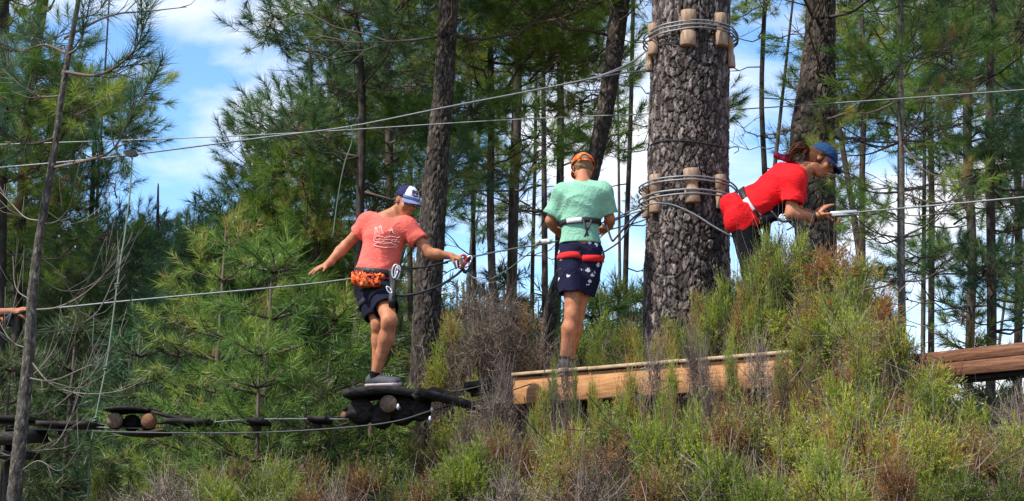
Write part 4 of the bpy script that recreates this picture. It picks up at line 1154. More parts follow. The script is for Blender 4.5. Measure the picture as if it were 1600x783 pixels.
        for q in 'LR':
            if frac[q == 'R'] > .95: continue
            e = J['hip' + q] * (1 - frac[q == 'R']) + J['kn' + q] * frac[q == 'R']; d = unit(J['kn' + q] - J['hip' + q])
            fl.cap(e - d * .04, e + d * .05, (rad[1] - .012) * s, k=0, op='sub')
        fl.plane(J['pelvis'] + P.pu * top, P.pu)
        return P.add(name, fl.arrays(), mat)
    def shoe(P, q, m_up, m_sole, dirv=None):
        J, s = P.J, P.s; an, toe = J['an' + q], J['toe' + q]; d = toe - an; d[2] = 0; d = unit(d); zb = an[2] - .075 * s
        side = np.cross(d, [0, 0, 1.])
        hb = np.array([an[0], an[1], zb + .022]) - d * .035 * s; tb = hb + d * .225 * s
        fl = Field(np.array([hb, tb, an]), .09, .0042)
        fl.cap(hb + [0, 0, .02], tb - d * .03 * s + [0, 0, .004], .034 * s, .030 * s, k=.02); fl.cap(hb + d * .10 * s + [0, 0, .012], tb - d * .04 * s + side * .008, .040 * s, .033 * s, k=.02)
        fl.cap(an - d * .002, hb + d * .05 * s + [0, 0, .02], .040 * s, .040 * s, k=.02); fl.plane([0, 0, zb + .012], [0, 0, -1]); fl.plane(an + [0, 0, .022], [0, 0, 1])
        up = P.add('shoe', fl.arrays(), m_up)
        f2 = Field(np.array([hb, tb]), .07, .0042); f2.cap(hb, tb - d * .03 * s, .038 * s, .036 * s, k=.01); f2.cap(hb + d * .10 * s, tb - d * .035 * s + side * .006, .042 * s, .038 * s, k=.01)
        f2.plane([0, 0, zb], [0, 0, -1]); f2.plane([0, 0, zb + .020], [0, 0, 1]); P.add('sole', f2.arrays(), m_sole, up)
        lace = MB()
        for k in range(4):
            c = hb + d * (.085 + .022 * k) * s + np.array([0, 0, .058 - .006 * k])
            lace.add(*tube([c - side * .018, c + [0, 0, .006], c + side * .018 + d * .008], .0025, 5))
        P.add('laces', lace, M['cord_grey'], up)
        sk = Field([an], .12, .005); sk.cap(an - [0, 0, .01], an + unit(J['kn' + q] - an) * .045 * s, .042 * s, .040 * s, k=0, cut=True); P.add('sock', sk.arrays(), M['black_cloth'])
# ------------------------------------------------------------------ materials of people and gear
def skin_mat():
    m, nt, b = mat_base('tanned_skin', 0.62, 0.3)
    n = noise(nt, 24, 8, objco(nt), .7); r = ramp(nt, [(.3, (.29, .095, .045)), (.5, (.41, .16, .078)), (.72, (.52, .23, .12))], n.outputs['Fac'])
    nt.links.new(r.outputs[0], b.inputs['Base Color']); n2 = noise(nt, 220, 3, objco(nt)); bump(nt, b, n2.outputs['Fac'], .15, .002)
    b.inputs['Subsurface Weight'].default_value = .08; b.inputs['Subsurface Radius'].default_value = (.02, .008, .004); b.inputs['Subsurface Scale'].default_value = .5
    return m
def cloth_mat(name, c, amt=.12, weave=500):
    m, nt, b = mat_base(name, 0.9, 0.15)
    c = np.array(c); n = noise(nt, 9, 6, objco(nt)); r = ramp(nt, [(.3, tuple(c * (1 - amt))), (.7, tuple(np.minimum(c * (1 + amt), .9)))], n.outputs['Fac'])
    nt.links.new(r.outputs[0], b.inputs['Base Color']); n2 = noise(nt, weave, 2, objco(nt)); n3 = noise(nt, 22, 4, objco(nt), dist=2.0)
    h = mth(nt, 'ADD', n3.outputs['Fac'], mth(nt, 'MULTIPLY', n2.outputs['Fac'], .12)); bump(nt, b, h, .55, .02)
    return m, nt, b, r.outputs[0]
M['skin'] = skin_mat()
M['eye_white'] = plain('eye_white', (.7, .68, .64), .2, 20, .03); M['iris'] = plain('iris_brown', (.05, .03, .02), .15, 20, .1)
M['coral'] = cloth_mat('coral_cotton', (.80, .145, .11))[0]
M['mint'] = cloth_mat('mint_cotton', (.24, .48, .335))[0]
M['red'] = cloth_mat('red_cotton', (.70, .012, .016))[0]
M['navy'] = cloth_mat('navy_cloth', (.010, .010, .024))[0]
M['navy_cap'] = cloth_mat('navy_cap_cloth', (.022, .022, .075))[0]
M['blue_cap'] = cloth_mat('faded_blue_cap_cloth', (.014, .045, .11))[0]
M['white_cap'] = cloth_mat('white_cap_cloth', (.72, .70, .80), .05)[0]
M['grey_brim'] = cloth_mat('blue_grey_brim_cloth', (.17, .21, .38))[0]
M['black_cloth'] = cloth_mat('black_cloth', (.006, .006, .008))[0]
M['black_web'] = plain('black_webbing', (.012, .012, .014), .6, 200, .3)
M['red_web'] = plain('red_webbing', (.60, .014, .012), .9, 120, .2)
M['white_label'] = plain('white_label', (.62, .62, .64), .5, 60, .1)
M['cord_grey'] = plain('grey_cord', (.30, .31, .30), .6, 160, .25)
M['print'] = plain('pale_print', (.80, .50, .46), .7, 60, .15)
M['steel'] = plain('steel_cable', (.21, .215, .215), .5, 140, .4, .4)
M['cord_dark'] = plain('weathered_dark_cable', (.09, .09, .088), .7, 140, .4)
M['alu'] = plain('pale_metal', (.60, .60, .62), .38, 60, .15, .6)
M['red_metal'] = plain('red_anodised_metal', (.5, .02, .02), .35, 60, .15, .5)
M['sole'] = plain('pinkish_white_sole', (.55, .42, .40), .6, 60, .15)
M['shoe'] = plain('charcoal_shoe_mesh', (.055, .058, .066), .75, 160, .5, bstr=.3)
M['hair_brown'] = plain('brown_hair', (.085, .034, .017), .8, 160, .5, spec=.1)
M['hair_blond'] = plain('fair_hair', (.22, .14, .075), .85, 220, .4, spec=.1)
M['hair_dark'] = plain('dark_hair', (.03, .018, .012), .45, 160, .4)
M['plum'] = cloth_mat('plum_cloth', (.16, .012, .04))[0]
def patch_mat(name, stops, sc=26, dist=1.5, rough=.85):
    m, nt, b = mat_base(name, rough, .2); n = noise(nt, sc, 3, objco(nt), .5, dist); r = ramp(nt, stops, n.outputs['Fac']); r.color_ramp.interpolation = 'CONSTANT'
    nt.links.new(r.outputs[0], b.inputs['Base Color']); n3 = noise(nt, 30, 3, objco(nt)); bump(nt, b, n3.outputs['Fac'], .3, .01); return m
M['flame_cap'] = patch_mat('orange_patterned_cap_cloth', [(0, (.30, .01, .012)), (.40, (.72, .05, .02)), (.49, (.80, .24, .03)), (.55, (.60, .02, .02)), (.61, (.70, .55, .14)), (.68, (.5, .02, .02))], 42)
M['flame'] = patch_mat('orange_patterned_cloth', [(0, (.02, .015, .02)), (.43, (.55, .03, .01)), (.49, (.75, .16, .02)), (.55, (.62, .03, .012)), (.62, (.75, .36, .12))], 30)
def shorts_mat():
    m, nt, b, c = cloth_mat('navy_cloth_with_white_motifs', (.012, .012, .035))
    v = nt.nodes.new('ShaderNodeTexVoronoi'); v.inputs['Scale'].default_value = 17; v.inputs['Randomness'].default_value = .75
    n = noise(nt, 60, 2, objco(nt)); mp_ = objco(nt, (1, .6, 1)); nt.links.new(mp_, v.inputs['Vector'])
    d = mth(nt, 'ADD', v.outputs['Distance'], mth(nt, 'MULTIPLY', n.outputs['Fac'], .58))
    f = mth(nt, 'LESS_THAN', d, .53); col_ = mixc(nt, f, c, (.62, .62, .66)); nt.links.new(col_, b.inputs['Base Color']); return m
M['palm_shorts'] = shorts_mat()

def wood_mat(name, a, b_, c, scale=(2, 2, 2), rough=.8, rings=True):
    m, nt, b = mat_base(name, rough, .25); v = objco(nt, scale)
    n = noise(nt, 5, 9, v, .65, .6); n2 = noise(nt, 1.1, 3, objco(nt)); 
    f = mth(nt, 'ADD', mth(nt, 'MULTIPLY', n.outputs['Fac'], .75), mth(nt, 'MULTIPLY', n2.outputs['Fac'], .3))
    r = ramp(nt, [(.33, a), (.52, b_), (.72, c)], f); nt.links.new(r.outputs[0], b.inputs['Base Color']); bump(nt, b, n.outputs['Fac'], .5, .006); return m
M['board'] = wood_mat('orange_planed_board', (.20, .085, .035), (.44, .21, .085), (.56, .33, .16), (1.2, 1.2, 14))
M['deck'] = wood_mat('weathered_deck_board', (.22, .15, .09), (.40, .28, .17), (.52, .40, .27), (3, 14, 3))
M['beam'] = wood_mat('stained_brown_beam', (.05, .022, .014), (.17, .075, .042), (.34, .18, .10), (1.6, 1.6, 16))
M['dark_wood'] = wood_mat('dark_weathered_wood', (.006, .0055, .005), (.016, .013, .011), (.06, .052, .045), (4, 4, 12))
M['log_end'] = wood_mat('cut_log_end', (.06, .035, .02), (.13, .08, .05), (.22, .16, .11), (9, 9, 9))
M['log_end_orange'] = wood_mat('orange_cut_log_end', (.08, .03, .014), (.17, .07, .03), (.26, .14, .075), (9, 9, 9))
M['block'] = wood_mat('round_wood_block', (.15, .09, .055), (.31, .20, .13), (.46, .33, .23), (10, 10, 2.5))
M['rope_green'] = plain('pale_green_rope', (.13, .17, .12), .8, 160, .3)

# ================================================================== the platform
pA = Q(800, 583, 9.3); pB = Q(1240, 545, 8.0); DZ = float(pA[2])
pB = pB * 1.0; pB[2] = DZ
eX = unit((pB - pA) * [1, 1, 0]); eY = np.array([-eX[1], eX[0], 0]); eY = eY if eY[1] > 0 else -eY; eZ = np.array([0, 0, 1.])
PL = float(np.linalg.norm((pB - pA)[:2])); ROTZ = math.atan2(eX[1], eX[0])
plat = empty('wooden_platform', (pA[0], pA[1], DZ), 'orange-brown wooden platform edge beneath the mint boy, half hidden by heath', 'platform', rot=(0, 0, ROTZ))
def part_box(parent, name, cx, cy, cz, hx, hy, hz, mat, bev=.005, rot=None):
    V, f = box((cx, cy, cz), (1, 0, 0), (0, 1, 0), (0, 0, 1), hx, hy, hz, bev)
    return link(name, raw_mesh(name, V - np.array([cx, cy, cz]), f, mat), parent, loc=(cx, cy, cz), rot=rot)
# local frame: x along the edge, y away from the camera, z up, origin at the top left corner of the deck edge
for k, (a, b) in enumerate([(0.0, .62), (.625, 1.30), (1.305, PL)]):
    part_box(plat, 'deck_edge_board', (a + b) / 2, .035, -.011 - .002 * k, (b - a) / 2, .05, .011, M['deck'])
x = .03
while x < PL - .05:
    w = .058; part_box(plat, 'deck_plank', x + w, .09 + .33, -.016 + .002 * math.sin(x * 40), w, .33, .012, M['deck']); x += 2 * w + .008
part_box(plat, 'front_beam', PL / 2, .032, -.120, PL / 2 + .002, .022, .088, M['board'])
part_box(plat, 'rear_beam', PL / 2, .70, -.115, PL / 2, .022, .080, M['dark_wood'])
for xx in (.18, .85, 1.55, PL - .12): part_box(plat, 'cross_beam', xx, .37, -.10, .03, .30, .06, M['dark_wood'])
part_box(plat, 'under_beam', PL * .42, .22, -.235, PL * .40, .04, .035, M['dark_wood']); part_box(plat, 'under_beam', PL * .42, .55, -.235, PL * .40, .04, .035, M['dark_wood'])
gp = float(gz(pA[0], 9.3))
for xx, yy in ((.12, .22), (PL - .25, .25), (.12, .58), (PL - .25, .58)):
    mb = MB(); mb.add(*tube([(xx, yy, -.27), (xx, yy, gp - DZ - .2)], [.075, .08], 14)); o = mb.build('post', M['beam'], plat, smooth=False)

# timber beam at the right
bA = Q(1428, 553, 8.43); bB = Q(1600, 537, 7.85); bB[2] = bA[2]; bd = unit((bB - bA) * [1, 1, 0]); Lb = 2.6
beam = empty('timber_beam', tuple(bA), 'long dark brown timber beam leaving the view at the right edge', 'beam', rot=(0, 0, math.atan2(bd[1], bd[0])))
part_box(beam, 'upper_board', Lb / 2, .05, -.038, Lb / 2, .05, .036, M['beam']); part_box(beam, 'lower_board', Lb / 2, .046, -.116, Lb / 2, .05, .0405, M['beam']); part_box(beam, 'under_board', Lb / 2 - .02, .09, -.172, Lb / 2, .07, .014, M['dark_wood'])
for xx in (Lb - .5,):
    mb = MB(); mb.add(*tube([(xx, .05, -.187), (xx, .05, -2.2)], [.07, .075], 12)); mb.build('post', M['beam'], beam)

# ================================================================== cables, wood blocks on the big trunk
def cable(label, cat, pts, r=.006, mat='steel', name='cable', sag=0, seg=7, n=40, group=None):
    r = r * .70
    P = np.array([Q(*p) for p in pts]); sp = spline(P, n)
    if sag: t = np.linspace(0, 1, n); sp[:, 2] -= np.sin(t * pi) * sag
    mb = MB(); mb.add(*tube(sp, r, seg)); o = mb.build(name, M[mat], None, smooth=True, off=sp[0]); tag(o, label, cat, group); return o, sp
TR = 9.5
def trunk_at(py):
    z = Q(1076, py, TR)[2]; i = np.searchsorted(big_pts[:, 2], z); f = (z - big_pts[i - 1][2]) / (big_pts[i][2] - big_pts[i - 1][2])
    return big_pts[i - 1] * (1 - f) + big_pts[i] * f, big_rad[i - 1] * (1 - f) + big_rad[i] * f
def wrap(pyl, pyr, extra, label, r=.0062, turns=1, dz=.0):
    extra += .004
    c, R = trunk_at((pyl + pyr) / 2); a = np.linspace(0, 2 * pi * turns, 50 * turns)
    slope = (Q(1140, pyr, TR - .25)[2] - Q(1012, pyl, TR - .25)[2]) / (2 * R); R_ = R + extra
    # flattened between the blocks, pulled out over them
    k = R_ + .004 * np.cos(a * 8)
    P = np.stack([c[0] + np.cos(a) * k, c[1] + np.sin(a) * k, c[2] + slope * np.cos(a) * R + dz * a / (2 * pi) - .010 * np.abs(np.cos(a)) ** 2], 1)
    mb = MB(); mb.add(*tube(P, r, 7)); o = mb.build('wrapped_cable', M['steel'], None, smooth=True, off=c); tag(o, label, 'cable', 'steel cable loops round the big trunk')
wrap(57, 57, .050, 'topmost steel cable strand of the upper ring of wood blocks'); wrap(63, 62, .053, 'middle steel cable strand of the upper ring of wood blocks'); wrap(70, 66, .050, 'lowest steel cable strand of the upper ring of wood blocks')
wrap(291, 296, .052, 'topmost steel cable strand of the lower ring of wood blocks'); wrap(296, 301, .052, 'second steel cable strand from the top on the lower ring of blocks')
wrap(312, 315, .052, 'third steel cable strand from the top on the lower ring of blocks', .0075); wrap(319, 320, .050, 'bottom steel cable strand of the lower ring of wood blocks')
def thin_wire():
    c, R = trunk_at(232); a = np.linspace(0, 2 * pi, 60); P = np.stack([c[0] + np.cos(a) * (R + .006), c[1] + np.sin(a) * (R + .006), c[2] + .02 * np.sin(a * 2) + .03 * np.sin(a)], 1)
    mb = MB(); mb.add(*tube(P, .005, 6)); tl = [c + [R, 0, 0], c + [R + .05, -.05, .0], c + [R + .06, -.06, -.03], c + [R + .03, -.05, -.05]]
    mb.add(*tube(spline(tl, 12), .003, 5)); o = mb.build('thin_wire', M['black_web'], None, off=c); tag(o, 'thin black wire tied round the big trunk between the two block rings', 'wire')
thin_wire()
def block(px, py, hgt, label, wpx=24, off=.0, ring='upper'):
    wpx *= .88
    c, R = trunk_at(py); X = Q(px, py, TR - .25)[0] - c[0]; X = np.clip(X, -R * 1.04, R * 1.04); a = math.asin(np.clip(X / (R + .015), -1, 1)); 
    d = np.array([sin(a), -cos(a), 0]); p = c + d * (R + .018); r = wpx / 2 / PM(p) ; h = hgt / 2 / PM(p)
    r *= 1.06; prof = [(-h, r * .93), (-h + .004, r), (-.026, r), (-.019, r * .80), (.019, r * .80), (.026, r), (h - .004, r * 1.0), (h, r * .93)]
    P = np.array([[0, 0, z] for z, _ in prof]); seg = 16; V = []; 
    for (z, rr) in prof:
        for j in range(seg):
            th = 2 * pi * j / seg; V.append([cos(th) * rr, sin(th) * rr * .8, z])
    V = np.array(V + [[0, 0, -h], [0, 0, h]]); m = len(prof); i = np.arange(m - 1)[:, None] * seg; j = np.arange(seg)[None]; j2 = (j + 1) % seg
    q = np.stack([i + j, i + j2, i + seg + j2, i + seg + j], -1).reshape(-1, 4); k = np.arange(seg); k2 = (k + 1) % seg
    fs = [q, np.concatenate([np.stack([np.full(seg, m * seg), k2, k], -1), np.stack([np.full(seg, m * seg + 1), (m - 1) * seg + k, (m - 1) * seg + k2], -1)])]
    o = link('wood_block', raw_mesh('wood_block', V, fs, M['block']), None, loc=tuple(p), rot=(rng.normal(0, .03), rng.normal(0, .03), a)); tag(o, label, 'wood block', 'round wood blocks under the cables of the big trunk')
block(1025, 70, 50, 'grooved wood block at the left of the upper cable ring', 22); block(1075, 66, 57, 'grooved wood block in the middle of the upper cable ring', 26); block(1128, 64, 52, 'grooved wood block at the right of the upper cable ring', 22)
block(1012, 100, 30, 'small wood block low on the left flank of the upper ring', 16); block(1146, 90, 50, 'wood block on the right rim of the upper ring', 16)
block(1027, 312, 60, 'grooved wood block at the left front of the lower cable ring', 24); block(1080, 306, 54, 'grooved wood block in the middle of the lower cable ring', 26); block(1127, 312, 54, 'grooved wood block at the right of the lower cable ring', 20)
block(1010, 318, 50, 'wood block on the left rim of the lower ring beside the cable ends', 16)

cable('upper steel safety cable rising from the left edge to the upper block ring', 'cable', [(-60, 268, 9.3), (0, 262, 9.3), (170, 246, 9.3), (420, 214, 9.3), (545, 198, 9.3), (700, 167, 9.3), (860, 136, 9.3), (935, 119, 9.3), (985, 98, 9.35), (1012, 78, 9.4)], .0085)
cable('short steel cable tail joining the safety cable at the upper block ring', 'cable', [(905, 127, 9.3), (940, 120, 9.3), (975, 114, 9.35), (1011, 110, 9.4)], .008)
cable('thin dark cable strand between safety cable and upper ring', 'cable', [(930, 121, 9.3), (970, 109, 9.3), (1010, 98, 9.42)], .005)
cable('thin straight cable passing behind the big trunk high up', 'cable', [(-60, 228, 11.5), (400, 211, 11), (780, 188, 10.6), (1060, 176, 10.2), (1200, 168, 10.0), (1407, 154, 9.7), (1660, 136, 9.3)], .0065)
cable('hand cable from the lower ring to the coral boy and on to the left edge', 'cable', [(1012, 326, 9.3), (975, 338, 9.42), (930, 358, 9.48), (862, 379, 9.45), (800, 389, 9.25), (735, 402, 8.8), (706, 407, 8.72), (660, 418, 8.75), (600, 428, 8.98), (500, 442, 9.0), (400, 452, 9.0), (300, 461, 9.0), (180, 472, 9.0), (60, 484, 9.0), (-40, 490, 9.0)], .008)
cable('hand cable from the girl in red to the right edge', 'cable', [(1145, 352, 9.3), (1200, 346, 9.12), (1260, 339, 8.95), (1300, 334, 8.84), (1345, 331, 8.78), (1450, 322, 8.65), (1600, 308, 8.4), (1680, 300, 8.3)], .008)
cable('loose pale cable curving across the trunk from the lower ring to the girl\'s waist', 'cable', [(1008, 325, 9.2), (1020, 318, 9.1), (1050, 320, 9.08), (1085, 335, 9.05), (1112, 352, 9.02), (1135, 365, 9.0), (1150, 372, 9.0)], .009)
cable('dark cable tail sagging from the lower ring down to the mint boy\'s hip', 'rope', [(1008, 328, 9.2), (990, 345, 9.15), (970, 375, 9.1), (950, 390, 9.1), (940, 395, 9.1)], .008, 'black_web')
cable('second pale cable strand left of the lower ring', 'cable', [(1012, 321, 9.22), (985, 330, 9.35), (960, 342, 9.45), (935, 350, 9.48)], .007)
cable('rope tail looped over the safety cable above the coral boy', 'rope', [(540, 203, 9.3), (547, 197, 9.27), (551, 206, 9.27), (549, 225, 9.3), (540, 250, 9.3), (532, 285, 9.32), (525, 330, 9.35), (520, 370, 9.35)], .0055, 'rope_green')
cable('low rope from the white pulley down to the hill behind', 'rope', [(840, 385, 9.1), (815, 405, 9.5), (795, 420, 9.8), (768, 436, 10.2)], .006, 'rope_green')
# foot cables
cable('left foot cable running to the coral boy\'s step', 'cable', [(-60, 655, 8.6), (60, 658, 8.6), (175, 664, 8.6), (245, 662, 8.6), (400, 657, 8.6), (540, 651, 8.6), (600, 640, 8.6), (660, 622, 8.7), (740, 606, 8.9), (800, 590, 9.2)], .006, 'cord_dark')
cable('right foot cable running to the coral boy\'s step', 'cable', [(-60, 668, 8.3), (60, 671, 8.3), (230, 676, 8.3), (400, 676, 8.3), (540, 668, 8.3), (620, 658, 8.35), (680, 640, 8.5), (760, 622, 8.7), (830, 600, 9.0)], .006, 'cord_dark')
cable('thin middle foot cable between the log steps', 'cable', [(-60, 661, 8.45), (100, 666, 8.45), (240, 669, 8.45), (330, 660, 8.45), (410, 655, 8.45), (545, 655, 8.45)], .005)

# hanging rope with knots and its pulley
def hanging():
    root = empty('hanging_rope', tuple(Q(206, 243, 9.3)), 'pale green knotted rope hanging from the pulley on the upper cable', 'rope'); off = Q(206, 243, 9.3)
    pts = [(206, 246, 9.3), (203, 300, 9.2), (196, 360, 9.1), (188, 410, 9.0), (180, 470, 8.9), (168, 560, 8.8), (152, 640, 8.7), (142, 700, 8.65), (137, 783, 8.6), (136, 840, 8.6)]
    sp = spline([Q(*p) for p in pts], 60); mb = MB(); mb.add(*tube(sp, .0055, 7)); mb.build('rope', M['rope_green'], root, True, off)
    for k in (24, 34, 41, 50):
        kb = MB(); c = sp[k]; a = np.linspace(0, 4 * pi, 26); kb.add(*tube(np.stack([c[0] + .012 * np.cos(a), c[1] + .012 * np.sin(a), c[2] + np.linspace(-.016, .016, 26)], 1), .006, 5)); kb.build('knot', M['rope_green'], root, True, off)
    t2 = spline([Q(*p) for p in [(197, 250, 9.3), (199, 270, 9.28), (199, 262, 9.29)]], 8); mb = MB(); mb.add(*tube(t2, .005, 5)); mb.build('rope_tail', M['rope_green'], root, True, off)
    pr = empty('cable_pulley', tuple(off), 'small dark pulley riding the upper cable above the hanging rope', 'pulley'); 
    mb = MB(); c = Q(205, 240, 9.3)
    for dy in (-.018, .018):
        a = np.linspace(0, 2 * pi, 15)[:-1]; ring = np.stack([c[0] + .045 * np.cos(a), np.full(14, c[1] + dy), c[2] + .022 * np.sin(a)], 1)
        ring2 = ring + [0, .006, 0]; V = np.vstack([ring, ring2]); k = np.arange(14); k2 = (k + 1) % 14
        mb.add(V, [np.stack([k, k2, k2 + 14, k + 14], -1), ])
        mb.add(V, [np.array([k.tolist()]), np.array([(k + 14)[::-1].tolist()])]) if False else mb.add(np.vstack([V, ring.mean(0), ring2.mean(0)]), [np.concatenate([np.stack([k2, k, np.full(14, 28)], -1), np.stack([k + 14, k2 + 14, np.full(14, 29)], -1)])])
    mb.build('side_plate', M['black_web'], pr, off=off)
    for dx in (-.022, .022):
        mb = MB(); mb.add(*tube([c + [dx, -.014, 0], c + [dx, .018, 0]], .014, 12)); mb.build('wheel', M['alu'], pr, off=off)
    mb = MB(); a = np.linspace(0, 2 * pi, 18); mb.add(*tube(np.stack([c[0] + .012 * np.cos(a), np.full(18, c[1]), c[2] - .035 + .025 * np.sin(a)], 1), .004, 6)); mb.build('carabiner', M['alu'], pr, True, off)
hanging()

# ================================================================== the steps of the bridge
def log_mesh(a, b, r, seg=16):
    a, b = np.asarray(a), np.asarray(b); n = 6; t = np.linspace(0, 1, n)[:, None]; p = a * (1 - t) + b * t
    rr = np.array([r * .93, r, r * 1.02, r * .98, r, r * .93]); V, f = tube(p, rr, seg); return V, f
def step_log(root, off, a, b, r, end_mat):
    V, f = log_mesh(a, b, r); mb = MB(); mb.add(V, f); lg = mb.build('log', M['dark_wood'], root, False, off)
    d = unit(np.asarray(b) - a); mb = MB(); mb.add(*tube([np.asarray(a) - d * .006, np.asarray(a) + d * .004], [r * .9, r * .92], 16)); mb.build('cut_end', M[end_mat], lg, False, off)
def slab(root, off, G, th, name='top_board', mat='dark_wood'):
    V, f = shell(G, th); mb = MB(); mb.add(V, f); return mb.build(name, M[mat], root, False, off)
def plank_grid(p0, p1, dv, bow=.0, m=12, n=4, tw=0.0):
    t = np.linspace(0, 1, m); P = np.asarray(p0) * (1 - t[:, None]) + np.asarray(p1) * t[:, None]; P[:, 2] += bow * np.sin(t * pi)
    s_ = np.linspace(-.5, .5, n); dvv = np.asarray(dv, float); return P[:, None] + s_[None, :, None] * dvv[None, None] + (tw * (t[:, None] - .5) * s_[None])[..., None] * np.array([0, 0, 1.])
def steps():
    off = Q(612, 640, 8.7)
    r1 = empty('log_step', tuple(off), 'dark log step hanging on the foot cables under the coral boy\'s shoes', 'step', 'swinging log steps of the bridge')
    slab(r1, off, plank_grid(Q(546, 620, 8.62), Q(668, 622, 8.78), (.03, .46, .0), .030), .045)
    slab(r1, off, plank_grid(Q(541, 640, 8.72), Q(600, 668, 8.9), (.0, .30, .01), .02), .03, 'side_board')
    step_log(r1, off, Q(607, 631, 8.50), Q(600, 640, 9.05), .058, 'log_end'); step_log(r1, off, Q(563, 641, 8.56), Q(566, 646, 9.05), .082, 'dark_wood')
    step_log(r1, off, Q(594, 648, 8.58), Q(598, 654, 9.05), .074, 'dark_wood'); step_log(r1, off, Q(658, 640, 8.60), Q(650, 640, 9.1), .074, 'dark_wood'); step_log(r1, off, Q(630, 640, 8.60), Q(628, 646, 9.05), .086, 'dark_wood')
    step_log(r1, off, Q(537, 649, 8.5), Q(560, 650, 8.58), .024, 'log_end_orange')
    for px, py in ((622, 636), (672, 655), (675, 640)):
        mb = MB(); c = Q(px, py, 8.45); mb.add(*tube([c, c + [0, .10, 0]], .011, 8)); mb.add(*tube([c + [.0, .0, -.018], c + [0, 0, .018]], .007, 8)); mb.build('cable_clamp', M['alu'], r1, False, off)
    off = Q(710, 622, 8.9)
    r2 = empty('board_step', tuple(off), 'tilted dark board step between the log step and the platform', 'step', 'swinging log steps of the bridge')
    G = plank_grid(Q(668, 616, 8.55), Q(745, 636, 8.75), (.12, .50, .0), .0); slab(r2, off, G, .05)
    G = plank_grid(Q(655, 624, 8.6), Q(690, 612, 8.8), (.05, .3, .0), .0); slab(r2, off, G, .045, 'side_board')
    mb = MB(); c = Q(731, 642, 8.75); mb.add(*tube([c, c + [0, .1, 0]], .014, 8)); mb.build('cable_clamp', M['alu'], r2, False, off)
    off = Q(750, 604, 9.2)
    r3 = empty('short_step', tuple(off), 'short dark step nearest to the left end of the platform', 'step', 'swinging log steps of the bridge')
    slab(r3, off, plank_grid(Q(728, 606, 9.1), Q(776, 600, 9.2), (.02, .3, .0)), .04); slab(r3, off, plank_grid(Q(735, 614, 9.15), Q(770, 609, 9.2), (.0, .2, .0)), .04, 'side_board')
    off = Q(208, 660, 8.5)
    r4 = empty('log_step', tuple(off), 'log step at the left with one grey and one orange cut log end', 'step', 'swinging log steps of the bridge')
    slab(r4, off, plank_grid(Q(174, 643, 8.5), Q(246, 644, 8.55), (.0, .36, .0), .012), .018)
    slab(r4, off, plank_grid(Q(246, 646, 8.5), Q(330, 664, 8.5), (.0, .3, .0), -.005), .02, 'side_board')
    step_log(r4, off, Q(179, 657, 8.36), Q(182, 660, 8.8), .050, 'log_end'); step_log(r4, off, Q(233, 658, 8.36), Q(230, 662, 8.8), .050, 'log_end_orange'); step_log(r4, off, Q(206, 661, 8.5), Q(206, 662, 8.8), .054, 'dark_wood')
    slab(r4, off, plank_grid(Q(185, 676, 8.45), Q(260, 676, 8.45), (.0, .3, .0), -.012), .02, 'lower_board')
    off = Q(20, 680, 8.3)
    r5 = empty('plank_step', tuple(off), 'dark plank step at the left edge behind the lichen-grey sapling', 'step', 'swinging log steps of the bridge')
    slab(r5, off, plank_grid(Q(-60, 655, 8.4), Q(62, 657, 8.45), (.0, .4, .0)), .03); slab(r5, off, plank_grid(Q(-60, 690, 8.3), Q(58, 682, 8.3), (.0, .4, .03)), .075, 'lower_board')
    slab(r5, off, plank_grid(Q(-60, 712, 8.3), Q(50, 712, 8.3), (.0, .3, .0)), .04, 'lower_board')
    mb = MB(); mb.add(*tube([Q(22, 668, 8.5), Q(18, 783, 8.5), Q(17, 850, 8.5)], [.05, .055, .055], 10)); mb.build('post', M['dark_wood'], r5, False, off)
    for px, w_, lab, yy in ((300, 34, 'small dark step low between the left log step and the middle', 664), (405, 12, 'small hanging wood step in the middle of the foot cables', 663), (500, 14, 'small hanging wood step just left of the coral boy\'s log step', 660), (110, 40, 'thin dark step between the sapling and the left log step', 668)):
        off = Q(px, yy, 8.45); r6 = empty('small_step', tuple(off), lab, 'step', 'swinging log steps of the bridge')
        slab(r6, off, plank_grid(Q(px - w_, yy - 4, 8.45), Q(px + w_, yy - 3, 8.45), (.0, .34, .0)), .028); mb = MB(); mb.add(*tube([Q(px - w_ * .3, yy + 6, 8.4), Q(px - w_ * .3, yy + 6, 8.75)], .03, 10)); mb.build('log', M['dark_wood'], r6, False, off)
steps()

# ================================================================== people
def JJ(d, Y):
    return {k: Q(v[0], v[1], Y + v[2]) for k, v in d.items()}
def carabiner(P, c, X, Zd, L_, w_, mat, name='carabiner', r=.0045, parent=None):
    a = np.linspace(0, 2 * pi, 22); X, Zd = unit(X), unit(Zd)
    pts = np.asarray(c) + (np.cos(a) * w_ / 2 * (1 + .2 * np.sin(a)))[:, None] * X + (np.sin(a) * L_ / 2)[:, None] * Zd
    mb = MB(); mb.add(*tube(pts, r, 7)); return P.add(name, mb, M[mat], parent)

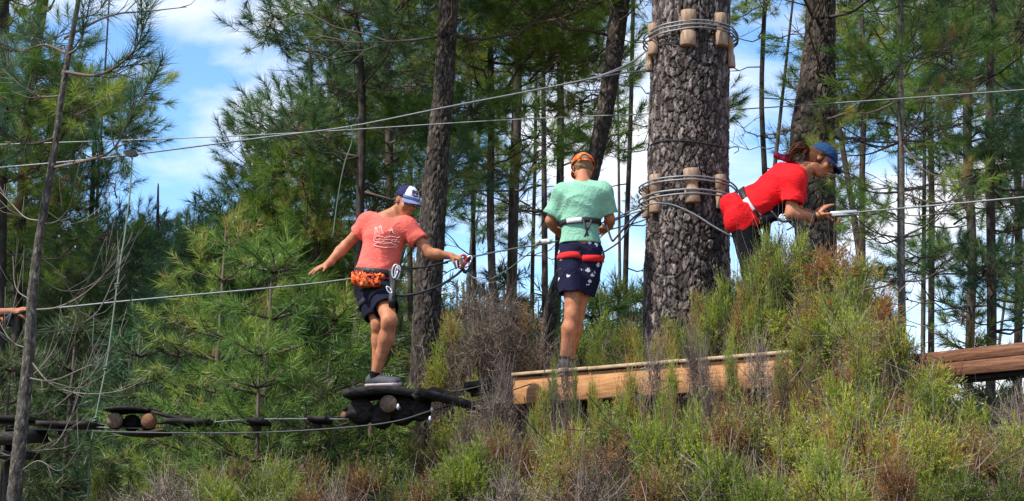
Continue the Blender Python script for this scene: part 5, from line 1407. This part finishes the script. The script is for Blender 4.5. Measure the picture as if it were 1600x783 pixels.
# ---- the boy in the coral shirt
def coral_boy():
    J = JJ({'head': (634, 315, -.03), 'neck': (606, 341, 0), 'chest': (601, 374, 0), 'waist': (591, 412, .0), 'pelvis': (584, 444, .02),
            'shR': (577, 347, .03), 'shL': (636, 355, -.03), 'elR': (540, 384, .10), 'wrR': (512, 413, .02), 'elL': (673, 397, -.06), 'wrL': (704, 400, -.06),
            'hipR': (574, 452, .05), 'hipL': (594, 453, -.02), 'knL': (609, 501, -.22), 'knR': (592, 505, -.03), 'anL': (585, 589, -.09), 'anR': (588, 588, .05),
            'toeL': (606, 603, -.12), 'toeR': (608, 602, .03)}, 8.7)
    hands = {'R': dict(d=(-.72, -.35, -.38), n=(.1, .3, -.9), t=(.2, -.9, -.2), curl=(.12, .1, .14, .2), thumb=.1, spread=.16, s=1.0),
             'L': dict(d=(.86, -.2, -.25), n=(-.25, .45, -.8), t=(.2, -.8, .25), curl=(.75, .8, .85, .9), thumb=.8, s=1.0)}
    P = Person('boy in a coral t-shirt balancing on the log step with one arm stretched out', J, 8.7, .855, (.62, -.66, -.42), (.12, 0, 1), hands, Q(588, 607, 8.7))
    s = P.s
    P.shirt(M['coral'], .52, .035, .94, -.006, fold=.0055)
    P.shorts(M['navy'], (.62, .80), (.100, .094), .05)
    # print on the chest: rows of pale marks lying on the cloth
    sh = P.root.children[-2]; me = [o for o in P.root.children if o.name.startswith('t_shirt')][0].data
    vv = np.zeros(len(me.vertices) * 3, np.float32); me.vertices.foreach_get('co', vv); vv = vv.reshape(-1, 3) + P.off
    def on_shirt(px, py):
        q = Q(px, py, 8.7); m = (np.abs(vv[:, 0] - q[0]) < .012) & (np.abs(vv[:, 2] - q[2]) < .012)
        y = vv[m, 1].min() if m.any() else 8.6; r_ = Q(px, py, y); return r_ + [0, -.0035, 0]
    pr = MB(); g = np.random.default_rng(3)
    def stroke(pts, r=.0026):
        sp = spline([on_shirt(*p) for p in pts], 3 * len(pts)); pr.add(*tube(sp, r, 5))
    stroke([(586, 371), (587, 355), (591, 364), (595, 353), (597, 362), (600, 366)]); stroke([(609, 364), (611, 355), (614, 363), (618, 366)])
    stroke([(588, 358), (596, 352)]); stroke([(606, 361), (615, 360)])
    for py in (370, 374, 378):
        x = 585 + g.uniform(0, 2)
        while x < 620: w_ = g.uniform(3, 6); stroke([(x, py + g.uniform(-1, 1) + (x - 585) * .03), (x + w_ * .5, py + g.uniform(-2, 2) + (x - 585) * .03), (x + w_, py + g.uniform(-1, 1) + (x - 585) * .03)], .0021); x += w_ + 1.2
    stroke([(584, 383), (592, 379), (600, 381), (610, 380), (621, 384)]); stroke([(585, 384), (600, 387), (621, 386)]); stroke([(590, 368), (584, 374), (588, 380)])
    P.add('chest_print', pr, M['print'])
    # neck hem
    # cap
    f, u, r = P.hf, P.hu, P.hr; hc = J['head']; R_ = np.array([.099, .080, .090]) * s; cc = hc + u * .030 * s - f * .006 * s
    cap = P.add('cap', shell(dome(cc, f, u, r, R_), .004), M['navy_cap']); fp = P.add('front_panel', shell(dome(cc, f, u, r, R_ + .003, (-58, 58), (3, 76), 17, 9), .003), M['white_cap'], cap)
    P.add('peak', shell(brim(cc, f, u, r, R_ + .002, .062), .005), M['grey_brim'], cap); P.add('button', tube([cc + u * R_[2], cc + u * (R_[2] + .006)], [.008, .005], 8), M['navy_cap'], cap)
    band = P.add('cap_band', shell(dome(cc, f, u, r, R_ + .0045, (-62, 62), (1, 14), 17, 4), .003), M['grey_brim'], cap)
    em = MB()
    def dp(az, el, k=.006):
        a, e = radians(az), radians(el); rr = R_ + k; return cc + f * cos(a) * cos(e) * rr[0] + r * sin(a) * cos(e) * rr[1] + u * sin(e) * rr[2]
    for az0 in (-9, 17):
        t = np.linspace(0, 2 * pi, 14); em.add(*tube([dp(az0 + 10 * cos(q), 38 + 9 * sin(q)) for q in t], .0022, 5)); em.add(*tube([dp(az0, 40), dp(az0, 34, .008)], .005, 7))
    em.add(*tube([dp(-18, 24), dp(4, 21), dp(26, 24)], [.003, .0045, .002], 6)); em.add(*tube([dp(-12, 50), dp(4, 46), dp(20, 50)], .002, 5))
    P.add('cap_emblem', em, M['navy_cap'], cap)
    hr = Field([hc], .16, .004); Rm = np.array([r, f, u]); hr.ell(hc + u * .03 * s - f * .013 * s, np.array([.0765, .092, .085]) * s, Rm, k=0); hr.plane(hc + u * .035 * s, u); hr.plane(hc - u * .035 * s, -u); hr.plane(hc - f * .022 * s, f); hr.folds(.003, 120)
    P.add('hair', hr.arrays(), M['hair_dark'])
    # harness
    pc = J['pelvis'] + P.pu * .078 * s
    hn = P.add('harness_belt', strap_ring(pc, P.plat, P.pf, .166 * s, .136 * s, .045), M['black_web'], smooth=False)
    for q, kk in (('L', .30), ('R', .42)):
        h, k = J['hip' + q], J['kn' + q]; d = unit(k - h); X = unit(np.cross(d, [0, 1, .1])); P.add('leg_loop', strap_ring(h + (k - h) * kk, X, np.cross(d, X), .101 * s, .101 * s, .038), M['black_web'], hn, smooth=False)
    P.add('front_strap', webbing([pc + P.pf * .125 * s, pc + P.pf * .135 * s - P.pu * .06, pc + P.pf * .11 * s - P.pu * .12], P.plat, .05), M['black_web'], hn)
    P.add('side_strap', webbing([Q(612, 420, 8.52), Q(614, 445, 8.50), Q(612, 470, 8.46), Q(613, 482, 8.50)], (1, 0, 0), .040), M['black_web'], hn)
    # orange jacket or bag tied on the hip
    bg_ = Field([Q(568, 434, 8.58)], .2, .005); b0 = Q(560, 432, 8.58); b1 = Q(585, 440, 8.53); bg_.cap(b0, b1, .034, .028, k=.03); bg_.cap(Q(556, 438, 8.58), Q(574, 444, 8.55), .028, .020, k=.03); bg_.cap(Q(585, 434, 8.54), Q(598, 433, 8.53), .020, .016, k=.03); bg_.folds(.008, 60, seed=5)
    P.add('tied_jacket', bg_.arrays(), M['flame'])
    cl = MB()
    for k in range(5):
        x0 = 559 + 8 * k; cl.add(*tube(spline([Q(x0, 427, 8.50), Q(x0 + 4, 421, 8.49), Q(x0 + 6, 428, 8.49)], 8), .0035, 5))
    P.add('gear_loops', cl, M['black_web'], hn)
    carabiner(P, Q(617, 424, 8.46), (1, 0, .2), (0.1, 0, 1), .085, .035, 'alu', parent=hn); carabiner(P, Q(621, 426, 8.48), (1, 0, .2), (.1, 0, 1), .085, .03, 'alu', parent=hn); carabiner(P, Q(608, 453, 8.44), (.7, 0, .6), (.6, 0, -.8), .05, .02, 'alu', parent=hn)
    lan = MB(); lan.add(*tube(spline([Q(617, 434, 8.48), Q(616, 450, 8.46), Q(622, 461, 8.46), Q(650, 459, 8.46), Q(685, 447, 8.5), Q(710, 432, 8.6), Q(722, 422, 8.66)], 36), .008, 7)); P.add('lanyard', lan, M['black_web'], hn)
    lan = MB(); lan.add(*tube(spline([Q(619, 432, 8.48), Q(625, 421, 8.5), Q(660, 418, 8.6), Q(700, 410, 8.66)], 20), .0065, 7)); P.add('lanyard', lan, M['black_web'], hn)
    carabiner(P, Q(722, 409, 8.66), (1, 0, 0), (.2, 0, 1), .085, .05, 'red_metal', r=.0075); carabiner(P, Q(731, 409, 8.68), (1, 0, .4), (.3, 0, 1), .075, .045, 'alu', r=.0055)
    P.add('pulley', tube([Q(726, 405, 8.70), Q(737, 402, 8.72)], .018, 10), M['black_web']); P.add('lanyard_knot', tube(spline([Q(722, 418, 8.66), Q(727, 425, 8.66), Q(734, 420, 8.68), Q(736, 410, 8.7)], 12), .011, 7), M['black_web'], hn)
    P.add('rope_tail', tube(spline([Q(728, 424, 8.66), Q(740, 434, 8.66), Q(748, 435, 8.66)], 10), .0045, 6), M['cord_grey'], hn)
    P.shoe('L', M['shoe'], M['sole']); P.shoe('R', M['shoe'], M['sole'])
    return P
coral_boy()

def mint_boy():
    J = JJ({'head': (911, 262, .07), 'neck': (909, 289, .0), 'chest': (908, 320, -.0), 'waist': (907, 352, .0), 'pelvis': (907, 388, .0),
            'shL': (880, 303, .0), 'shR': (942, 301, .0), 'elL': (860, 345, .06), 'wrL': (866, 358, .26), 'elR': (953, 343, .06), 'wrR': (950, 356, .26),
            'hipL': (893, 400, .0), 'hipR': (922, 400, .0), 'knL': (894, 490, -.05), 'knR': (903, 486, .04), 'anL': (881, 567, .0), 'anR': (888, 565, .12), 'toeL': (870, 580, .10), 'toeR': (884, 576, .22)}, 9.2)
    for q in 'LR': J['an' + q][2] = DZ + .075 * .885; J['toe' + q] = J['an' + q] + np.array([-.02, .12, -.04])
    hands = {'L': dict(d=(.5, .7, -.1), n=(.5, -.3, -.6), t=(.4, .0, .8), curl=(.8, .8, .8, .8), thumb=.7), 'R': dict(d=(-.5, .7, -.1), n=(-.5, -.3, -.6), t=(-.4, .0, .8), curl=(.8, .8, .8, .8), thumb=.7)}
    P = Person('boy in a mint t-shirt seen from behind, standing on the platform by the big trunk', J, 9.2, .885, (-.10, .92, -.36), (0, 0, 1), hands, Q(885, 582, 9.2)); s = P.s
    P.shirt(M['mint'], .78, .028, .90, -.008, fold=.006, seed=4); P.shorts(M['palm_shorts'], (.66, .70), (.108, .100), .05, fold=.0045, seed=6)
    f, u, r = P.hf, P.hu, P.hr; hc = J['head']; R_ = np.array([.106, .091, .100]) * s; cc = hc + u * .012 * s - f * .004 * s
    cap = P.add('cap', shell(dome(cc, f, u, r, R_), .004), M['flame_cap'])
    P.add('peak', shell(brim(cc, f, u, r, R_ + .002, .06), .005), M['flame_cap'], cap)
    def dp(az, el, k=.004):
        a, e = radians(az), radians(el); rr = R_ + k; return cc + f * cos(a) * cos(e) * rr[0] + r * sin(a) * cos(e) * rr[1] + u * sin(e) * rr[2]
    P.add('back_opening', shell(np.array([[dp(180 + 20 * t, -4 + (20 * max(0, 1 - t * t) ** .5) * k, .002) for k in np.linspace(0, 1, 5)] for t in np.linspace(-1, 1, 13)]), .003), M['hair_blond'], cap)
    P.add('opening_trim', tube([dp(180 + 22 * cos(t), -4 + 22 * sin(t), .004) for t in np.linspace(0, pi, 16)], .0045, 6), M['black_web'], cap)
    P.add('back_strap', shell(dome(cc, f, u, r, R_ + .002, (145, 215), (-12, -3), 14, 3), .003), M['flame_cap'], cap)
    hr = Field([hc], .16, .004); Rm = np.array([r, f, u]); hr.ell(hc + u * .028 * s - f * .013 * s, np.array([.0765, .093, .098]) * s, Rm, k=0); hr.plane(hc + u * .04 * s, u); hr.plane(hc - u * .048 * s, -u); hr.plane(hc - f * .015 * s, f); hr.folds(.003, 140)
    P.add('hair', hr.arrays(), M['hair_blond'])
    wc = J['waist'] + P.up * .012
    hb = P.add('harness_belt', strap_ring(wc, P.lat, P.front, .156 * s, .130 * s, .036), M['black_web'], smooth=False)
    P.add('belt_label', strap_ring(wc, P.lat, P.front, .160 * s, .134 * s, .032, .004, 228, 272, 14), M['white_label'], hb, smooth=False)
    mb = MB()
    for a_ in (275, 300): 
        p = wc + P.lat * .160 * s * cos(radians(a_)) + P.front * .146 * s * sin(radians(a_)); q = p - P.pu * .12 + P.lat * (.03 if a_ < 280 else -.05) - P.front * .02
        V, f_ = webbing([p, (p + q) / 2 - P.front * .012, q], P.lat, .014); mb.add(V, f_)
    P.add('rear_strap', mb, M['black_web'], hb)
    for q in 'LR':
        h, k = J['hip' + q], J['kn' + q]; d = unit(k - h); X = P.plat; P.add('leg_loop', strap_ring(h + (k - h) * .06 - np.array([0, 0, .0]), X, np.cross(d, X), .109 * s, .120 * s, .042), M['red_web'], hb, smooth=False)
    P.add('lanyard', tube(spline([Q(948, 352, 9.1), Q(956, 375, 9.05), Q(962, 372, 9.05), Q(985, 345, 9.1), Q(1005, 328, 9.2)], 24), .007, 7), M['black_web'], hb)
    P.shoe('L', M['shoe'], M['sole']); P.shoe('R', M['shoe'], M['sole'])
mint_boy()

def red_girl():
    GK = 1.042
    def Qg(x, y, Y): return Q(x, y, Y * GK)
    J = JJ({'head': (1282, 250, .0), 'neck': (1252, 268, .0), 'chest': (1221, 288, .0), 'waist': (1184, 318, .0), 'pelvis': (1163, 337, .0),
            'shR': (1241, 282, -.15), 'shL': (1243, 274, .15), 'elR': (1236, 334, -.17), 'wrR': (1272, 339, -.14), 'elL': (1246, 334, .2), 'wrL': (1283, 338, .04),
            'hipR': (1160, 346, -.085), 'hipL': (1164, 344, .085), 'knR': (1176, 435, -.10), 'knL': (1186, 436, .08), 'anR': (1160, 545, -.10), 'anL': (1172, 545, .10), 'toeR': (1180, 555, -.1), 'toeL': (1192, 555, .1)}, 8.6 * GK)
    for q in 'LR': J['an' + q][2] = DZ + .075 * .95; J['toe' + q] = J['an' + q] + np.array([.13, 0, -.04])
    hands = {'R': dict(d=(.62, .10, .70), n=(.6, .4, -.5), t=(-.4, -.6, .5), curl=(.22, .28, .34, .4), thumb=.4, spread=.12), 'L': dict(d=(.9, -.1, .15), n=(.1, 0, -.9), t=(.0, -.8, .3), curl=(.7, .7, .7, .7), thumb=.7)}
    P = Person('girl in red t-shirt and blue cap bending over the hand cable beside the big trunk', J, 8.96, .985, (.80, -.16, -.58), (.5, 0, .85), hands, Qg(1165, 560, 8.6)); s = P.s
    P.shirt(M['red'], .66, .045, 1.0, .004, fold=.0065, seed=9)
    P.shorts(M['black_cloth'], (.97, .97), (.086, .062), .06, name='leggings')
    lg = Field(np.array([J[k] for k in ('knL', 'knR', 'anL', 'anR')]), .12, .006)
    for q in 'LR': lg.cap(J['kn' + q], J['an' + q] + [0, 0, .05], .066, .046, k=.02)
    P.add('legging_leg', lg.arrays(), M['black_cloth'])
    jk = Field(np.array([J['pelvis'], J['waist'], J['hipR']]), .22, .006)
    jk.ell(Qg(1160, 330, 8.56), np.array([.155, .140, .105]), np.array([unit([.85, 0, -.5]), [0, 1, 0], unit([.5, 0, .85])]), k=.04); jk.cap(Qg(1186, 338, 8.5), Qg(1150, 342, 8.5), .065, .07, k=.04); jk.cap(Qg(1146, 352, 8.52), Qg(1160, 356, 8.5), .055, .05, k=.04); jk.folds(.008, 36, seed=3)
    jk.plane(J['waist'] * .55 + J['pelvis'] * .45, P.pu)
    P.add('red_shorts', jk.arrays(), M['red'])
    wc = J['waist'] * .72 + J['pelvis'] * .28
    hb = P.add('harness_belt', strap_ring(wc, P.lat, P.front, .172 * s, .150 * s, .042), M['black_web'], smooth=False)
    P.add('belt_label', strap_ring(wc, P.lat, P.front, .176 * s, .154 * s, .036, .004, 325, 362, 14), M['white_label'], hb, smooth=False)
    P.add('buckle', box(wc + P.lat * .150 * s + P.front * .05, P.front, P.up, P.lat, .02, .024, .006)[0:2], M['alu'], hb)
    cr_ = Field([Qg(1208, 322, 8.6)], .25, .006); cr_.cap(Qg(1196, 330, 8.55), Qg(1222, 318, 8.58), .072, .05, k=.03); cr_.cap(Qg(1222, 318, 8.58), Qg(1214, 296, 8.6), .05, .05, k=.03); cr_.cap(Qg(1190, 345, 8.5), Qg(1210, 338, 8.5), .045, .03, k=.03); cr_.folds(.01, 45, seed=8)
    P.add('harness_gear', cr_.arrays(), M['black_cloth'], hb)
    for a, b in (((1222, 336), (1218, 350)), ((1214, 340), (1232, 346))): carabiner(P, Qg((a[0] + b[0]) / 2, (a[1] + b[1]) / 2, 8.44), (1, 0, 0), (b[0] - a[0], 0, a[1] - b[1]), .07, .03, 'alu', parent=hb)
    P.add('lanyard', tube(spline([Qg(1228, 340, 8.44), Qg(1240, 352, 8.42), Qg(1262, 366, 8.42), Qg(1272, 380, 8.44), Qg(1264, 395, 8.46), Qg(1262, 410, 8.5)], 26), .009, 7), M['black_web'], hb)
    P.add('lanyard', tube(spline([Qg(1266, 405, 8.5), Qg(1266, 388, 8.5), Qg(1290, 362, 8.5), Qg(1306, 342, 8.5)], 22), .008, 7), M['black_web'], hb)
    P.add('lanyard', tube(spline([Qg(1205, 330, 8.44), Qg(1222, 346, 8.42), Qg(1246, 344, 8.42), Qg(1258, 360, 8.42)], 20), .008, 7), M['black_web'], hb)
    P.add('trolley', box(Qg(1317, 333, 8.47), (.995, -.03, .06), (0, 1, 0), (0, 0, 1), .088, .018, .014)[0:2], M['alu']); P.add('trolley_grip', box(Qg(1318, 336.5, 8.47), (.995, -.03, .06), (0, 1, 0), (0, 0, 1), .080, .022, .006)[0:2], M['cord_grey'])
    P.add('bracelet', strap_ring(J['wrR'], np.cross(unit([.9, .1, .3]), [0, 1, 0]), (0, 1, 0), .032, .032, .016, .005), M['black_web'])
    f, u, r = P.hf, P.hu, P.hr; hc = J['head']; R_ = np.array([.101, .083, .094]) * s; cc = hc + u * .026 * s - f * .002 * s
    cap = P.add('cap', shell(dome(cc, f, u, r, R_), .004), M['blue_cap']); P.add('peak', shell(brim(cc, f, u, r, R_ + .002, .062, tilt=.45), .005), M['navy_cap'], cap); P.add('button', tube([cc + u * R_[2], cc + u * (R_[2] + .006)], [.008, .005], 8), M['blue_cap'], cap)
    hr = Field([hc], .17, .004); Rm = np.array([r, f, u]); hr.ell(hc + u * .012 * s - f * .018 * s, np.array([.0800, .094, .100]) * s, Rm, k=0); hr.plane(hc + u * .045 * s, u); hr.plane(hc + f * .022 * s, f); hr.plane(hc - u * .062 * s, -u); hr.folds(.004, 110)
    hair = P.add('hair', hr.arrays(), M['hair_brown'])
    g = np.random.default_rng(5); pt = MB()
    for k in range(46):
        o = g.normal(0, 1, 3) * [.010, .022, .016]; w1 = g.normal(0, .011, 3); w2 = g.normal(0, .017, 3)
        pt.add(*tube(spline([Qg(1268, 241, 8.6) + o * .6, Qg(1257, 232, 8.58) + o + w1, Qg(1246, 234, 8.56) + o * 1.2 + w2, Qg(1236, 242, 8.55) + o + w1, Qg(g.uniform(1222, 1236), g.uniform(238, 250), 8.54) + o], 12), np.linspace(.0042, .002, 12), 4))
    P.add('ponytail', pt, M['hair_brown'], hair)
    hd = Field([Qg(1222, 245, 8.56)], .12, .005); hd.cap(Qg(1212, 243, 8.57), Qg(1230, 247, 8.56), .015, .018, k=.02); hd.cap(Qg(1230, 247, 8.56), Qg(1240, 252, 8.58), .016, .012, k=.02); hd.folds(.006, 90); P.add('hair_scarf', hd.arrays(), M['plum'], hair)
    P.shoe('L', M['shoe'], M['sole']); P.shoe('R', M['shoe'], M['sole'])
red_girl()

def left_person():
    X = -84
    J = JJ({'head': (X + 20, 385, .0), 'neck': (X + 4, 415, .0), 'chest': (X - 4, 448, .0), 'waist': (X - 12, 488, .0), 'pelvis': (X - 14, 522, .0),
            'shR': (X + 2, 432, -.15), 'shL': (X + 2, 430, .15), 'elR': (X + 34, 482, -.12), 'wrR': (20, 487, -.02), 'elL': (X + 30, 482, .2), 'wrL': (X + 70, 500, .1),
            'hipR': (X - 14, 530, -.08), 'hipL': (X - 14, 530, .08), 'knR': (X + 6, 590, -.10), 'knL': (X + 2, 590, .08), 'anR': (X - 6, 640, -.10), 'anL': (X + 2, 640, .10), 'toeR': (X + 10, 650, -.1), 'toeL': (X + 22, 650, .1)}, 9.0)
    J['elR'] = Q(-32, 492, 8.93)
    hands = {'R': dict(d=(.92, .05, .24), n=(.1, .4, -.8), t=(.1, -.7, .5), curl=(.15, .2, .25, .3), thumb=.5, spread=.08), 'L': dict(d=(.9, -.1, .15), n=(.1, 0, -.9), t=(.0, -.8, .3), curl=(.7, .7, .7, .7), thumb=.7)}
    P = Person('person mostly outside the left edge, forearm reaching for the cable', J, 9.0, .93, (.9, -.1, -.3), (0, 0, 1), hands, Q(X, 652, 9.0))
    P.shirt(M['navy'], .66, .03, 1.0, .0, seed=12); P.shorts(M['black_cloth'], (.8, .8), (.10, .09), .05); hc = J['head']
    f, u, r = P.hf, P.hu, P.hr; R_ = np.array([.101, .083, .094]) * P.s; cc = hc + u * .026 - f * .002; cap = P.add('cap', shell(dome(cc, f, u, r, R_), .004), M['navy_cap']); P.add('peak', shell(brim(cc, f, u, r, R_ + .002, .06), .005), M['navy_cap'], cap)
    P.add('lanyard', tube(spline([Q(-60, 520, 8.8), Q(-20, 500, 8.8), Q(0, 492, 8.8), Q(20, 492, 8.85), Q(38, 487, 8.95)], 24), .007, 7), M['black_web'])
    P.add('glove_cuff', strap_ring(Q(14, 500, 8.85), (0, 0, 1), (0, 1, 0), .04, .035, .05, .008), M['black_web'])
    P.shoe('L', M['shoe'], M['sole']); P.shoe('R', M['shoe'], M['sole'])
left_person()
def mint_trolley():
    c = Q(850, 379, 9.40); o = empty('cable_trolley', tuple(c), 'white trolley grip on the hand cable just left of the mint boy', 'pulley')
    V, f = box((0, 0, .006), (.995, 0, .075), (0, 1, 0), (0, 0, 1), .058, .018, .016); link('housing', raw_mesh('housing', V, f, M['white_label']), o)
    for dx in (-.035, .035): V, f = tube([(dx, -.022, .004), (dx, .022, .004)], .013, 12); link('wheel', raw_mesh('wheel', V, f, M['alu']), o)
mint_trolley()
